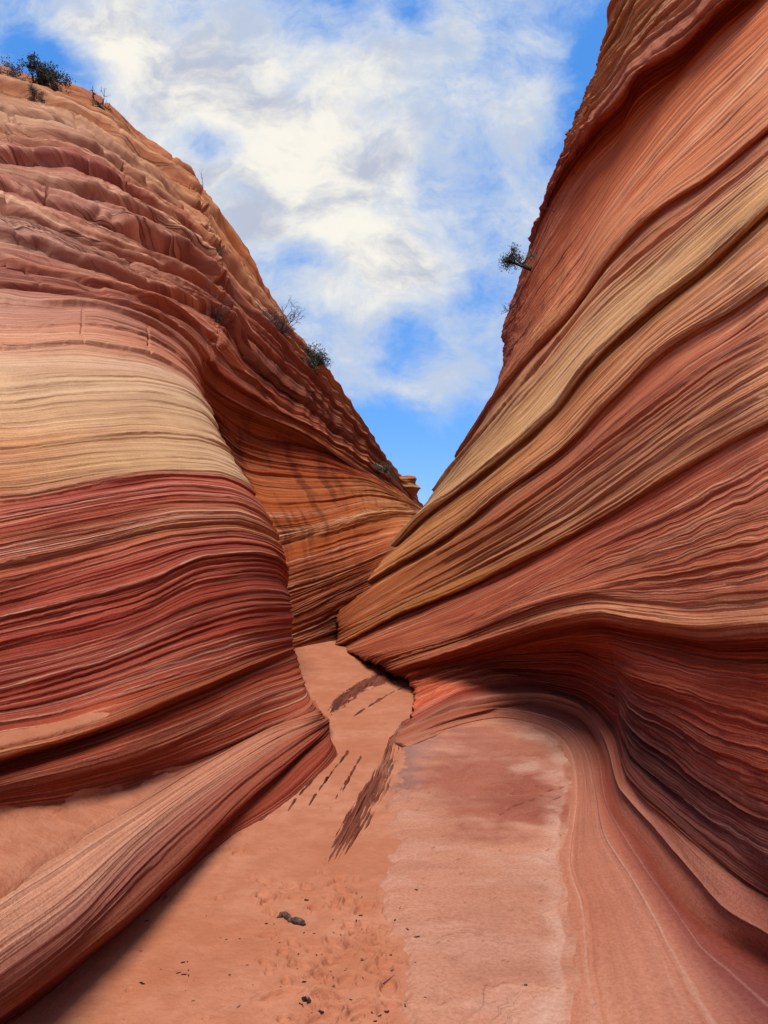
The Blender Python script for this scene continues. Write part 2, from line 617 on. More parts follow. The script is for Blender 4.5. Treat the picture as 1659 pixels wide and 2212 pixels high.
        E = np.maximum(E, (ha / 4).clip(0, .8) * np.minimum(fr_ / .10, 1) * np.exp(-np.maximum(fr_ - .1, 0) / .14) * (.4 + .6 * sstep(-.1, .2, pnoise(S * 1.1, fl_ * 1.7, sd + 89))))
        if band is not None:
            D = band(self, D)
        self.D = D * amp
        vd = np.array([0, 0, CAMZ]) - self.base
        vd /= np.linalg.norm(vd, axis=-1, keepdims=True)
        fore = 1 / np.clip(np.abs((self.N * vd).sum(-1)), .45, 1)      # beds seen edge-on at a slant are thicker than they look
        fw = sstep(self.t0['cap'], self.t0['up3'], T) * (1 - .75 * sstep(self.t0['up6'], self.t0['sky'], T)) * (1 - .8 * sstep(.52, .7, self.ug))[None, :] if sd == 3 else np.zeros_like(T)
        self.D = self.D * (1 + (fore - 1) * fw)
        self.V = self.base + self.N * (self.D * self.unit)[..., None]
        # tones follow the warped beds
        Cq = lerp1(self.tv, self.C, self.tq)
        Tc = T + warp + 2.5 * pnoise(S * 2, T * .1, sd + 31)
        ii = np.clip((Tc / (self.tq[1] - self.tq[0])).astype(int), 0, len(self.tq) - 1)
        jj = np.broadcast_to(np.arange(len(self.ug)), ii.shape)
        Cq = Cq[ii, jj]
        bn = 1.5 * pnoise(Tw / 26, S * .03, sd + 61) + 1.0 * pnoise(Tw / 9, S * .05, sd + 62) + 1.1 * tone
        bh = 1.6 * pnoise(Tw / 45, S * .04, sd + 63) + .8 * tone
        bn = np.maximum(bn, -.5)
        if varyk is not None:
            vk = varyk(self)
            bn, bh = bn * vk, bh * vk
        Cq[..., :3] *= np.clip((1.0 if basek is None else basek(self)) * np.stack([1.30 + .14 * bn + .03 * bh, 1.07 + .20 * bn - .02 * bh, .78 + .18 * bn - .06 * bh], -1), .35, 1.8)
        if self.seed == 8:      # contorted pale swirls on the smooth upper face
            f_ = sstep(self.t0['s1'] - 20, self.t0['s2'], T) * (1 - sstep(self.t0['qu'] - 20, self.t0['qu'], T)) * sstep(.40, .62, self.ug)[None, :]
            a_ = pnoise(S * 1.3 + .8 * pnoise(S * 2.4, T * .02, 301), T * .022 + .8 * pnoise(S * 2, T * .03, 302), 303) * 5
            E = np.maximum(E, f_ * .75 * np.exp(-((a_ - np.round(a_)) / .09) ** 2) * sstep(-.1, .25, pnoise(S * .8, T * .012, 304)))
        if palek is not None:
            E = E * palek(self)
        lipc = np.minimum(np.array(lin(pale)), Cq[..., :3] * np.array([2.2, 2.7, 2.9]))
        E = (1.0 * E).clip(0, .9)[..., None]
        Cq[..., :3] = Cq[..., :3] * (1 - E) + lipc * E
        for (t0, w, hx, k) in stripes:
            wv_ = np.exp(-((Tc + 3 * pnoise(S * 3, t0 + 0 * S, sd + 66) - t0) / (w * (.6 + .9 * np.abs(pnoise(S * 1.1, t0 + 0 * S, sd + 67))))) ** 2)[..., None] * k
            Cq[..., :3] = Cq[..., :3] * (1 - wv_) + np.array(lin(hx)) * wv_
        bed = np.stack([S, Tw + tilt * S + sd * 131.0, np.zeros_like(S)], -1)
        self.attrs = {'bed': bed, 'rockcol': Cq[..., :3].clip(0, .9), 'fx': Cq[..., 3:6]}
        return self

    def carry_on(self, V):
        """the face goes on past the edge of the view, alongside and behind the camera"""
        t = V[:, 0] - V[:, 12]
        t[:, 2] = 0
        t /= np.maximum(np.linalg.norm(t, axis=-1, keepdims=True), 1e-6)
        k = np.ones(9) / 9
        t = np.stack([np.convolve(np.pad(t[:, i], 4, 'edge'), k, 'valid') for i in range(3)], -1)
        sx = np.sign(np.median(V[:, 0, 0]))
        g = np.array([sx * .30, -1, 0])
        out, p = [], V[:, 0].copy()
        far = np.maximum(V[:, 0, 1:2], 1.0)
        for i in range(26):
            w = min(1.0, i / 10.0)
            d = t * (1 - w) + g * w
            p = p + d * (.05 + .012 * i) * (1 + far * .25)
            q = p.copy()
            q[:, 0] = sx * np.maximum(sx * q[:, 0], .75)
            out.append(q)
        return np.concatenate([np.stack(out[::-1], 1), V], 1)

    def carry_attr(self, A, name):
        ex = np.repeat(A[:, :1], 26, 1).copy()
        if name == 'bed':
            ex[..., 0] -= np.arange(26, 0, -1)[None, :] * .25
        return np.concatenate([ex, A], 1)

    def emit(self, name, mat, parent=None, lo=None, hi=None):
        a = 0 if lo is None else int(np.searchsorted(self.tq, self.t0[lo]))
        b = len(self.tq) if hi is None else int(np.searchsorted(self.tq, self.t0[hi])) + 1
        V = self.carry_on(self.V[a:b]) - (np.array(parent.location) if parent else 0)
        o = mesh_grid(name, V, {k: self.carry_attr(v[a:b], k) for k, v in self.attrs.items()}, mat, parent, self.flip)
        return o

    def near(self, x, y, r=14):
        d = np.hypot(self.px - x, self.py - y)
        m = d < max(r, d.min() + 1)
        i = np.argmin(np.where(m, self.Y, 1e9))
        return Vector(self.V.reshape(-1, 3)[i]), float(self.Y.reshape(-1)[i])


def row(n, pts, tones, ledge=None):
    d = {'n': n, 'p': pts, 'c': tones}
    if ledge:
        d['l'] = ledge
    return d


# ---- the left cliff: beds run from the left edge (u 0) to the rounded nose (u .5), fold back (u .58) and go on along the far recess (u 1)
def hid(y):          # the buried foot of the recess
    return [(600, y, 11.5, .58), (645, y - 15, 12.2), (735, y - 45, 13.2), (860, y - 60, 14.5)]


def L(pts, turn, rec):
    pts = list(pts)
    pts[-1] = tuple(pts[-1][:3]) + (.5,)
    return pts + turn + rec


tipturn = [(695, 1545, 7.3, .53), (640, 1480, 10, .56)]
Lrows = [
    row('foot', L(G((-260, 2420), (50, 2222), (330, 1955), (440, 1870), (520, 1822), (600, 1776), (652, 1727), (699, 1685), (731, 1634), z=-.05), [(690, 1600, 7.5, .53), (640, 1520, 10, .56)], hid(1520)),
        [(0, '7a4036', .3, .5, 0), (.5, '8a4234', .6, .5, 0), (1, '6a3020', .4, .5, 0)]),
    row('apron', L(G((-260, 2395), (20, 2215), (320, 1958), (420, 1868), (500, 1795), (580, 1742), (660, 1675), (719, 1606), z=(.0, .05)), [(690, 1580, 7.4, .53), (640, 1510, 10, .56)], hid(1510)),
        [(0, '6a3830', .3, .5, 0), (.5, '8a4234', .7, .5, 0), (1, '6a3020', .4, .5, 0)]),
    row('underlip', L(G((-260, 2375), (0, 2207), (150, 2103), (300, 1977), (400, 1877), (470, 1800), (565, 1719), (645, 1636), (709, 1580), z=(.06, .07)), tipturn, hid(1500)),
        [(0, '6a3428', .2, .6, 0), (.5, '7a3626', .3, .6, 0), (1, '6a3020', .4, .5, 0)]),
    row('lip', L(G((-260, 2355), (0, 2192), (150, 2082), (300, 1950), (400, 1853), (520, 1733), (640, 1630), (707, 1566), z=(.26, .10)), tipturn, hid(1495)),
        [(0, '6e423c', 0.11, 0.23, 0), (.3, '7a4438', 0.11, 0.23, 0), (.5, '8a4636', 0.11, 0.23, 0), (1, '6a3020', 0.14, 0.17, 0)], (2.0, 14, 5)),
    row('lipface', L(G((-260, 2260), (0, 2105), (150, 1995), (300, 1845), (450, 1722), (600, 1615), (704, 1554), z=(.46, .13)), tipturn, hid(1490)),
        [(0, '8e605a', 0.22, 0.23, 0), (.3, '8f5f58', 0.18, 0.23, 0), (.5, 'a0604f', 0.18, 0.17, 0), (1, '6a3020', 0.14, 0.17, 0)]),
    row('liptop', L(G((-260, 2200), (0, 2030), (150, 1925), (300, 1795), (450, 1685), (600, 1592), (700, 1549), z=(.54, .15)), tipturn, hid(1485)),
        [(0, 'c69c8a', 0.14, 0.10, 0), (.3, 'c49886', 0.18, 0.10, 0), (.5, 'b8806c', 0.18, 0.10, 0), (1, '6a3020', 0.14, 0.17, 0)]),
    row('shelf', L(G((-260, 2120), (0, 1935), (150, 1840), (300, 1745), (450, 1650), (600, 1572), (695, 1545), z=(.60, .17)), tipturn, hid(1480)),
        [(0, 'c2957f', 0.14, 0.07, 0), (.3, 'b98873', 0.18, 0.10, 0), (.5, 'a86a58', 0.22, 0.10, 0), (1, '6a3020', 0.14, 0.17, 0)]),
    row('wallfoot', L(G((-260, 1845), (0, 1745), (150, 1722), (300, 1680), (450, 1630), (560, 1580), (672, 1520), z=(.68, .15)), [(655, 1490, 8.6, .53), (635, 1455, 10.3, .56)], hid(1465)),
        [(0, '8f4a3a', .8, .5, 0), (.5, '9a503f', .8, .4, 0), (1, '6a3020', .4, .5, 0)]),
    row('mid', L([(-260, 1790, 2.2), (0, 1695, 2.98), (150, 1660, 3.35), (300, 1612, 3.85), (450, 1552, 4.9), (560, 1503, 6.0), (652, 1468, 8.3)], [(640, 1458, 9.5, .53), (625, 1448, 10.6, .56)], hid(1452)),
        [(0, '7e3628', .9, .4, 0), (.5, '8a402e', .9, .4, 0), (1, '6a3020', .5, .6, 0)]),
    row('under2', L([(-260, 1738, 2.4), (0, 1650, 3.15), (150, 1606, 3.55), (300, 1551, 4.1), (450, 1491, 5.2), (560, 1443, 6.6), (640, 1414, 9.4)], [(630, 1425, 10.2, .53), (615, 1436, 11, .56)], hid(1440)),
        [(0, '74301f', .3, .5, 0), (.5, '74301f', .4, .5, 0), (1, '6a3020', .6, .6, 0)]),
    row('lip2', L([(-260, 1724, 2.3), (0, 1634, 3.0), (150, 1592, 3.4), (300, 1537, 3.95), (450, 1478, 5.05), (560, 1431, 6.45), (634, 1403, 9.25)], [(628, 1410, 10.1, .53), (612, 1425, 11, .56)],
        [(600, 1428, 11.6, .58), (640, 1414, 12.1), (735, 1388, 13.2), (860, 1340, 14.5)]),
        [(0, 'a8705a', .6, .5, 0), (.3, 'a05a42', .6, .5, 0), (.5, '94503a', .6, .5, 0), (.58, '7a3c24', .7, .6, 0), (1, '7a3c24', .7, .6, 0)], (3.4, 8, 6)),
    row('strip', L([(-260, 1615, 2.6), (0, 1572, 3.2), (150, 1538, 3.65), (300, 1492, 4.15), (450, 1447, 5.25), (560, 1408, 6.65), (631, 1388, 9.35)], [(622, 1395, 10.2, .53), (608, 1405, 11, .56)],
        [(602, 1405, 11.7, .58), (640, 1390, 12.2), (735, 1355, 13.3), (860, 1310, 14.6)]),
        [(0, '98483c', .9, .4, 0), (.5, '8a3e2e', .8, .4, 0), (.58, '6e3420', .7, .8, 0), (1, '7a3c24', .7, .6, 0)]),
    row('bed1', L([(-260, 1545, 2.75), (0, 1492, 3.4), (200, 1440, 4.1), (450, 1347, 5.8), (560, 1322, 7.1), (627, 1318, 9.5)], [(615, 1320, 10.5, .53), (604, 1325, 11.2, .56)],
        [(600, 1350, 11.9, .58), (640, 1330, 12.3), (760, 1270, 13.6), (900, 1210, 15)]),
        [(0, '90403a', .7, .5, 0), (.5, '80362a', .6, .5, 0), (.58, '6e3420', .7, .8, 0), (1, '7a4026', .7, .6, 0)], (6.9, 18, 8)),
    row('bed2', L([(-260, 1400, 2.95), (0, 1340, 3.65), (150, 1305, 4.25), (300, 1264, 5.1), (450, 1203, 6.4), (540, 1196, 7.6), (590, 1205, 8.7), (616, 1232, 9.7)], [(608, 1245, 10.6, .53), (600, 1250, 11.4, .56)],
        [(598, 1285, 12.1, .58), (640, 1268, 12.6), (760, 1225, 14), (920, 1160, 16)]),
        [(0, '9a463c', .6, .4, 0), (.3, '9a463c', .6, .4, 0), (.5, '7a3424', .5, .5, 0), (.58, '7e4024', .7, .6, .3), (1, '8a4a2c', .7, .5, .2)], (8.0, 16, 8)),
    row('bed3', L([(-260, 1330, 3.05), (0, 1280, 3.75), (220, 1220, 4.8), (400, 1170, 6.1), (500, 1160, 7.3), (570, 1172, 8.5), (611, 1196, 9.65)], [(600, 1205, 10.6, .53), (593, 1210, 11.4, .56)],
        [(592, 1235, 12.3, .58), (640, 1218, 12.8), (760, 1178, 14.4), (925, 1140, 17)]),
        [(0, 'a04c40', .8, .4, 0), (.5, '9a443c', .7, .3, 0), (.58, '844426', .6, .5, .5), (1, '94502f', .6, .5, .4)]),
    row('bed4', L([(-260, 1280, 3.15), (0, 1222, 3.85), (220, 1170, 4.95), (400, 1132, 6.3), (500, 1127, 7.5), (560, 1142, 8.5), (601, 1167, 9.65)], [(592, 1175, 10.6, .53), (584, 1178, 11.5, .56)],
        [(582, 1185, 12.5, .58), (612, 1172, 13), (700, 1150, 13.9), (800, 1119, 15.4), (855, 1112, 17), (935, 1118, 19.5)]),
        [(0, 'a4524a', .9, .5, 0), (.5, 'b07a60', .9, .4, 0), (.58, '8c4c2a', .5, .4, .8), (.8, '97562f', .5, .4, .8), (1, 'b08058', .5, .3, .3)], (8.0, 22, 9)),
    row('bed5', L([(-260, 1165, 3.35), (0, 1120, 4.05), (250, 1075, 5.4), (390, 1058, 6.7), (480, 1062, 7.8), (540, 1080, 8.8), (575, 1112, 9.8)], [(565, 1120, 10.7, .53), (556, 1125, 11.7, .56)],
        [(552, 1120, 12.9, .58), (600, 1120, 13.3), (700, 1108, 14.6), (800, 1088, 16.4), (865, 1092, 18), (940, 1120, 21)]),
        [(0, 'a4584c', 1, .4, 0), (.35, '9c4840', 1, .4, 0), (.5, 'a65c50', .9, .3, 0), (.58, '8c4c2a', .5, .4, 1), (.8, '94522e', .5, .4, .9), (1, 'b88a62', .5, .3, .2)]),
    row('bed6', L([(-260, 1110, 3.5), (0, 1087, 4.2), (250, 1043, 5.6), (380, 1027, 6.9), (470, 1031, 8.0), (520, 1046, 8.9), (549, 1068, 9.9)], [(540, 1075, 10.8, .53), (532, 1082, 11.8, .56)],
        [(528, 1075, 13.1, .58), (590, 1090, 13.6), (700, 1083, 15), (800, 1072, 16.9), (868, 1085, 18.5), (940, 1122, 21.5)]),
        [(0, 'b47260', .9, .4, 0), (.25, '9c4c42', .7, .4, 0), (.5, '9c4a40', .7, .3, 0), (.58, '92502c', .5, .4, 1), (.8, '9a5632', .5, .4, .8), (1, 'b88a62', .5, .3, .2)], (5.8, 14, 8)),
    row('cream0', L([(-260, 1080, 3.6), (0, 1060, 4.3), (250, 1022, 5.75), (380, 1010, 7.05), (462, 1014, 8.1), (512, 1030, 9.0), (540, 1050, 9.95)], [(531, 1060, 10.8, .53), (524, 1066, 11.9, .56)],
        [(520, 1052, 13.3, .58), (585, 1072, 13.8), (700, 1068, 15.2), (800, 1060, 17.1), (870, 1081, 18.8), (940, 1123, 22)]),
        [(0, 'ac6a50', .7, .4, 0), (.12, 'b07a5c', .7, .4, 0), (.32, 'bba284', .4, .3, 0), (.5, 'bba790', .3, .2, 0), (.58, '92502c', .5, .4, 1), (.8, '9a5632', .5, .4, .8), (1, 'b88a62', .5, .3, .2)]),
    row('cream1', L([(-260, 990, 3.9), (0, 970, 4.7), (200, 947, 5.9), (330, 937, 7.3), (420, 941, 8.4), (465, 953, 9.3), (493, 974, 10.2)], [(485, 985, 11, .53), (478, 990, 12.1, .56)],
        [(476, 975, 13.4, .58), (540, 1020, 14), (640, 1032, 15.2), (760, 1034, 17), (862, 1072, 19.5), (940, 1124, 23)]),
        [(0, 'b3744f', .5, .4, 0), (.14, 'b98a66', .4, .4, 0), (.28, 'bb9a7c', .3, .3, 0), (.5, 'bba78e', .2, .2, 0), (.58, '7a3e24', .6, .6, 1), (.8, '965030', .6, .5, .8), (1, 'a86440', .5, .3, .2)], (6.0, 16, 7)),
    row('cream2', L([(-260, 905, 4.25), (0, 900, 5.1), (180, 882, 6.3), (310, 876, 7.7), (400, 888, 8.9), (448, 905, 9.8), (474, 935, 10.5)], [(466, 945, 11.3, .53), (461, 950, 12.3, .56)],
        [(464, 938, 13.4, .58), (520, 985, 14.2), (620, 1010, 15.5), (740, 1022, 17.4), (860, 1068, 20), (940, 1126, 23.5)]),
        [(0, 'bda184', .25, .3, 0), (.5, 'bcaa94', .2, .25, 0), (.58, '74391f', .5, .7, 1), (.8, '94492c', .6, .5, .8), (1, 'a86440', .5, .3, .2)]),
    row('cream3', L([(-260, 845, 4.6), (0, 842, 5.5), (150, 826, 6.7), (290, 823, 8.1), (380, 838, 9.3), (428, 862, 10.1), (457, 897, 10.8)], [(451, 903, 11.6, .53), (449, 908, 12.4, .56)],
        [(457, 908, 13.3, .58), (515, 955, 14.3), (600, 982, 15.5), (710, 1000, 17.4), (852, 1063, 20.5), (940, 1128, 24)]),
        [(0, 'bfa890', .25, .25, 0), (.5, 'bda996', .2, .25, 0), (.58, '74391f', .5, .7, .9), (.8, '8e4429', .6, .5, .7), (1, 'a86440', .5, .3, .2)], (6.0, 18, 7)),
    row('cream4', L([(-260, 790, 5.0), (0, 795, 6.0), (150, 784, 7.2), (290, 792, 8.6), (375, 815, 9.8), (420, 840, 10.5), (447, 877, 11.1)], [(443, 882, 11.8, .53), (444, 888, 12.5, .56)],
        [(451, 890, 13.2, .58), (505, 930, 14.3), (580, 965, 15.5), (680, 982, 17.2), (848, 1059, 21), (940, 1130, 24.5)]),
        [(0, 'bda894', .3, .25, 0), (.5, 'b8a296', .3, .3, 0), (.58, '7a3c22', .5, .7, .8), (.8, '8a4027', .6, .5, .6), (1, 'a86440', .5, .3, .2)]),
    row('pink1', L([(-260, 745, 5.6), (0, 752, 6.6), (150, 740, 7.8), (290, 757, 9.2), (368, 788, 10.3), (410, 815, 10.9), (436, 850, 11.5)], [(435, 858, 12.1, .53), (440, 865, 12.7, .56)],
        [(447, 870, 13.2, .58), (500, 912, 14.4), (560, 945, 15.5), (650, 962, 17), (842, 1054, 21.5), (940, 1132, 25)]),
        [(0, 'b98f80', .5, .5, 0), (.3, 'b98f7c', .5, .5, 0), (.5, 'a8705c', .5, .5, 0), (.58, '8a462c', .5, .7, .6), (.8, '984a2e', .6, .5, .6), (1, 'a86440', .5, .3, .2)], (6.9, 12, 6)),
    row('pink2', L([(-260, 700, 6.3), (0, 705, 7.3), (150, 700, 8.5), (290, 722, 9.9), (362, 752, 10.9), (405, 785, 11.4), (430, 820, 11.9)], [(432, 830, 12.4, .53), (438, 840, 12.9, .56)],
        [(446, 850, 13.3, .58), (505, 893, 14.5), (590, 925, 15.8), (690, 968, 17.5), (842, 1053, 22), (940, 1134, 25.5)]),
        [(0, 'ad8070', .5, .7, 0), (.3, 'b8897a', .5, .5, 0), (.5, 'a8644c', .5, .5, 0), (.58, '94503a', .5, .5, .4), (1, 'a86440', .5, .3, .2)], (8.0, 10, 6, (-.1, .5))),
    row('cap', L([(-260, 645, 7.3), (0, 658, 8.2), (180, 663, 9.4), (300, 691, 10.6), (360, 722, 11.4), (400, 757, 11.9), (424, 793, 12.3)], [(430, 803, 12.6, .53), (438, 815, 13, .56)],
        [(450, 830, 13.3, .58), (540, 884, 14.6), (633, 923, 16.2), (740, 989, 18.3), (841, 1053, 22), (905, 1110, 26), (960, 1150, 28)]),
        [(0, 'b8907e', .5, .5, 0), (.5, 'a86450', .5, .5, 0), (.58, 'a05840', .5, .4, .2), (1, 'b07452', .5, .3, .1)], (11.5, 30, 8)),
    row('up1', [(-260, 570, 8.0), (0, 590, 9.0), (150, 615, 10), (300, 652, 11.3), (400, 705, 12.5), (442, 745, 13, .5), (462, 770, 13.3, .58), (560, 850, 14.8), (680, 922, 17), (780, 987, 19.5), (850, 1046, 22.5), (903, 1106, 26.5), (970, 1160, 28.5)],
        [(0, '96564a', 0.75, 1.00, 0), (.2, '8c4c40', 0.60, 1.00, 0), (.5, 'a05c48', 0.75, 0.81, 0), (.75, '9c5038', 0.60, 0.68, .8), (1, 'b07452', 0.75, 0.41, .1)]),
    row('up2', [(-260, 480, 9.2), (0, 505, 10.3), (120, 545, 11), (280, 602, 12.2), (400, 645, 13.3), (452, 680, 13.9, .5), (482, 705, 14.3, .58), (545, 790, 15.2), (640, 862, 17), (740, 940, 19.5), (822, 1010, 22.5), (903, 1104, 27), (980, 1170, 29)],
        [(0, 'a07a6e', 0.90, 1.00, 0), (.3, 'a0705f', 0.90, 1.00, 0), (.5, 'a8604a', 0.75, 0.81, 0), (.7, '6a3226', 0.45, 0.81, 1), (1, 'b07452', 0.75, 0.41, .1)], (5, 20, 8)),
    row('up3', [(-260, 400, 10.8), (0, 425, 12), (150, 465, 12.7), (300, 533, 13.8), (400, 585, 14.7), (447, 615, 15.2, .5), (480, 642, 15.6, .58), (535, 695, 16.2), (620, 775, 17.6), (700, 855, 19.5), (780, 940, 21.5), (835, 1012, 23.5), (904, 1102, 27.5), (985, 1175, 29.5)],
        [(0, 'b0705a', 0.90, 0.94, 0), (.3, 'a0685a', 1.00, 1.00, 0), (.5, 'a06450', 0.90, 1.00, 0), (.7, '905040', 0.75, 0.94, .5), (1, 'b07452', 0.75, 0.41, .1)], (7, 22, 10)),
    row('up4', [(-260, 355, 12), (0, 385, 13.3), (140, 410, 14), (290, 475, 15), (395, 535, 15.8), (440, 570, 16.2, .5), (472, 600, 16.5, .58), (545, 675, 17), (630, 755, 18.2), (705, 838, 20), (785, 942, 22), (837, 1012, 24), (904, 1101, 27.8), (985, 1176, 29.8)],
        [(0, 'ab7460', 0.90, 1.00, 0), (.3, 'ab7a68', 1.00, 1.00, 0), (.5, 'a86a54', 0.90, 1.00, 0), (1, 'b07452', 0.75, 0.41, .1)], (7, 16, 9)),
    row('up5', [(-260, 300, 13), (0, 330, 14.4), (150, 352, 15.2), (285, 425, 16.2), (390, 495, 17), (435, 533, 17.3, .5), (468, 562, 17.6, .58), (552, 655, 18), (636, 742, 19), (712, 828, 20.5), (790, 944, 22.5), (838, 1012, 24.5), (904, 1101, 28), (985, 1178, 30)],
        [(0, 'ab6a58', 0.90, 1.00, 0), (.3, '9c5c50', 0.90, 1.00, 0), (.5, 'ab6c50', 0.90, 0.94, 0), (1, 'b07452', 0.75, 0.41, .1)], (8, 20, 9)),
    row('up6', [(-260, 235, 15), (0, 262, 16.5), (120, 282, 17), (220, 332, 17.6), (330, 402, 18.2), (420, 470, 18.8, .5), (450, 500, 19, .58), (530, 600, 19.3), (612, 708, 20), (698, 810, 21), (798, 962, 23), (840, 1014, 25), (905, 1100, 28.3), (985, 1180, 30)],
        [(0, 'b08468', 0.75, 1.00, 0), (.3, 'b58c70', 0.75, 0.81, 0), (.5, 'ae7454', 0.60, 0.81, 0), (1, 'b07452', 0.75, 0.41, .1)], (8, 14, 8)),
    row('up7', [(-260, 160, 17.5), (0, 200, 19), (90, 225, 19.4), (190, 265, 19.8), (310, 345, 20.2), (408, 425, 20.6, .5), (440, 462, 20.7, .58), (525, 580, 20.8), (605, 695, 21.3), (698, 807, 22), (799, 961, 23.6), (831, 1006, 25.3), (905, 1102, 28.6), (985, 1185, 30)],
        [(0, 'b06a50', 0.60, 0.81, 0), (.15, 'b4805f', 0.45, 0.81, 0), (.5, 'b06c48', 0.45, 0.81, 0), (.7, 'a8603c', 0.60, 0.68, 0), (1, 'b07452', 0.75, 0.41, .1)], (9, 16, 8)),
    row('sky', [(-260, 110, 19.5), (0, 152, 21), (80, 188, 21.2), (160, 207, 21.5), (230, 245, 21.8), (290, 302, 22), (350, 347, 22.2), (398, 378, 22.3, .5), (440, 432, 22.3, .58), (495, 505, 22.3), (530, 560, 22.3), (550, 607, 22.3), (600, 682, 22.6), (650, 745, 22.9), (700, 800, 23.2), (740, 870, 23.6), (800, 960, 24.4), (830, 1004, 26), (905, 1104, 29), (985, 1190, 31)],
        [(0, 'a0644a', .3, .5, 0), (.5, '9c5a3c', .3, .5, 0), (.7, '9a5432', .4, .5, 0), (1, 'b07452', .5, .3, .1)], (6, 10, 8)),
    row('back', [(-260, 140, 28), (0, 182, 30), (80, 218, 30), (160, 237, 30), (230, 275, 30), (290, 332, 30), (350, 377, 30), (398, 408, 30, .5), (435, 462, 30, .58), (480, 535, 30), (510, 590, 30), (530, 637, 30), (580, 712, 30), (630, 775, 31), (680, 830, 31), (720, 900, 31), (780, 990, 32), (810, 1034, 33), (885, 1134, 36), (965, 1220, 38)],
        [(0, 'a0644a', .3, .5, 0), (1, 'a0644a', .3, .5, 0)]),
]
uL = np.concatenate([np.linspace(0, .5, 440, endpoint=False), np.linspace(.5, .58, 60, endpoint=False), np.linspace(.58, 1, 360)])
SL = Surface(Lrows, uL, 1.6, 3)


def band_left(s, D):
    T, S = s.T, s.S
    tu = s.t0['cap']
    up = sstep(tu, tu + 120, T)
    u = s.ug[None, :]
    far = sstep(.55, .7, u) * sstep(tu - 10, tu + 40, T)
    rug = 2.5 * fbm(S * .5, T * .012, 6, 71, .55) + 1.5 * fbm(S * 3, T * .06, 4, 76)
    D = D + up * rug
    cr = sstep(s.t0['cream0'] + 5, s.t0['cream0'] + 25, T) * (1 - sstep(s.t0['cream4'], s.t0['pink1'] - 8, T)) * (1 - sstep(.46, .5, u))
    D = D * (1 - .45 * cr)
    lm = s.Tw / 13 + 1.3 * pnoise(S * .5, T * .02, 86)
    fr = lm - np.floor(lm)
    ha = .25 + .9 * np.abs(pnoise(S * .3, np.floor(lm) * 2.3, 87))
    D = D + up * 10 * ha * (np.minimum(fr / .14, 1) * (1 - .8 * fr))
    D = D - far * np.abs(pnoise(S * 3.2 + T * .004, T * .002, 81)) * 12
    jt = np.zeros_like(D)
    for (u0, ta, tb, w) in [(.30, 'pink1', 'cap', .0014), (.40, 'pink1', 'cap', .0012), (.10, 'up2', 'up3', .0016), (.24, 'up3', 'up4', .0016), (.36, 'up5', 'up6', .0016), (.05, 'up6', 'up7', .0016)]:
        wob = u0 + .006 * pnoise(T * .03, T * 0, int(u0 * 100))
        jt += np.exp(-((u - wob) / w) ** 2) * sstep(s.t0[ta] - 4, s.t0[ta] + 4, T) * (1 - sstep(s.t0[tb] - 12, s.t0[tb] - 2, T))
    D = D - 6 * jt
    sm = sstep(s.t0['lipface'] - 10, s.t0['shelf'], T) * (1 - sstep(s.t0['wallfoot'] - 60, s.t0['wallfoot'], T)) * (1 - sstep(.42, .5, u))
    return D * (1 - .8 * sm)


def pale_left(s):
    u = s.ug[None, :]
    up = sstep(s.t0['pink1'], s.t0['cap'], s.T)
    low = 1 - sstep(s.t0['shelf'], s.t0['wallfoot'], s.T)
    rec = sstep(.53, .57, u) * (1 - up)
    return 1 - .35 * up - .55 * low - .45 * rec


def vary_left(s):
    u = s.ug[None, :]
    led = sstep(s.t0['lip'], s.t0['lipface'], s.T) * (1 - sstep(s.t0['shelf'], s.t0['wallfoot'], s.T))
    cr = sstep(s.t0['cream0'] - 5, s.t0['cream0'] + 15, s.T) * (1 - sstep(s.t0['cream4'], s.t0['pink1'], s.T)) * (1 - sstep(.5, .53, u))
    return 1 - .6 * led - .55 * cr


SL.finish(1.0, 120, 1.5, 7.5, 2.0, 1.0, band_left, None,
          (lambda s: sstep(s.t0['pink2'] + 10, s.t0['cap'] + 60, s.T) * (1 - .6 * sstep(.6, .8, s.ug[None, :])), 46, 9, 24), 'd9b092',
          [(SL.t0[n_] + o_, w_, h_, k_) for (n_, o_, w_, h_, k_) in (
              ('bed4', 0, 2.2, 'd8b094', .9), ('bed4', 9, 1.6, 'd0a080', .8), ('bed4', 17, 2.6, 'dcb49a', .9), ('bed4', 26, 1.4, 'c89a80', .7), ('bed4', 33, 2.0, 'd6ac94', .8), ('bed4', -10, 1.6, 'c8904c', .7), ('bed5', 4, 1.8, 'd0a48c', .8), ('bed5', 14, 1.3, 'c89884', .7),
              ('bed3', 6, 1.4, 'cc9c84', .7), ('bed3', -12, 1.2, 'c08a70', .6), ('bed2', 3, 2.6, 'd4aa92', .9), ('bed2', -24, 1.4, 'c08870', .6), ('bed1', 8, 2.0, 'd0a488', .8), ('bed1', 24, 1.4, 'c08a74', .7), ('bed1', 40, 1.6, 'c8947c', .7), ('bed1', 58, 1.2, 'b98068', .6),
              ('strip', 10, 1.6, 'cc9c80', .8), ('strip', 22, 1.4, 'c89478', .8), ('strip', 36, 1.8, 'd0a486', .8), ('mid', 8, 1.4, 'b9806a', .6), ('mid', -16, 1.3, 'b98068', .6), ('wallfoot', 12, 1.4, 'bc8670', .6), ('wallfoot', 28, 1.2, 'b88068', .6))],
          pale_left, vary_left, lambda s: 1 + sstep(s.t0['pink1'], s.t0['cap'], s.T)[..., None] * np.array([-.20, -.10, .10]) + (sstep(s.t0['lip'], s.t0['lipface'], s.T) * (1 - sstep(s.t0['shelf'], s.t0['wallfoot'], s.T)))[..., None] * np.array([.0, .02, .12]))
left = empty('sandstone_cliff', (-1.5, 6, 0), 'tall layered left cliff with a pale cream band and a rounded nose above the sand', 'cliff', 'canyon cliffs')
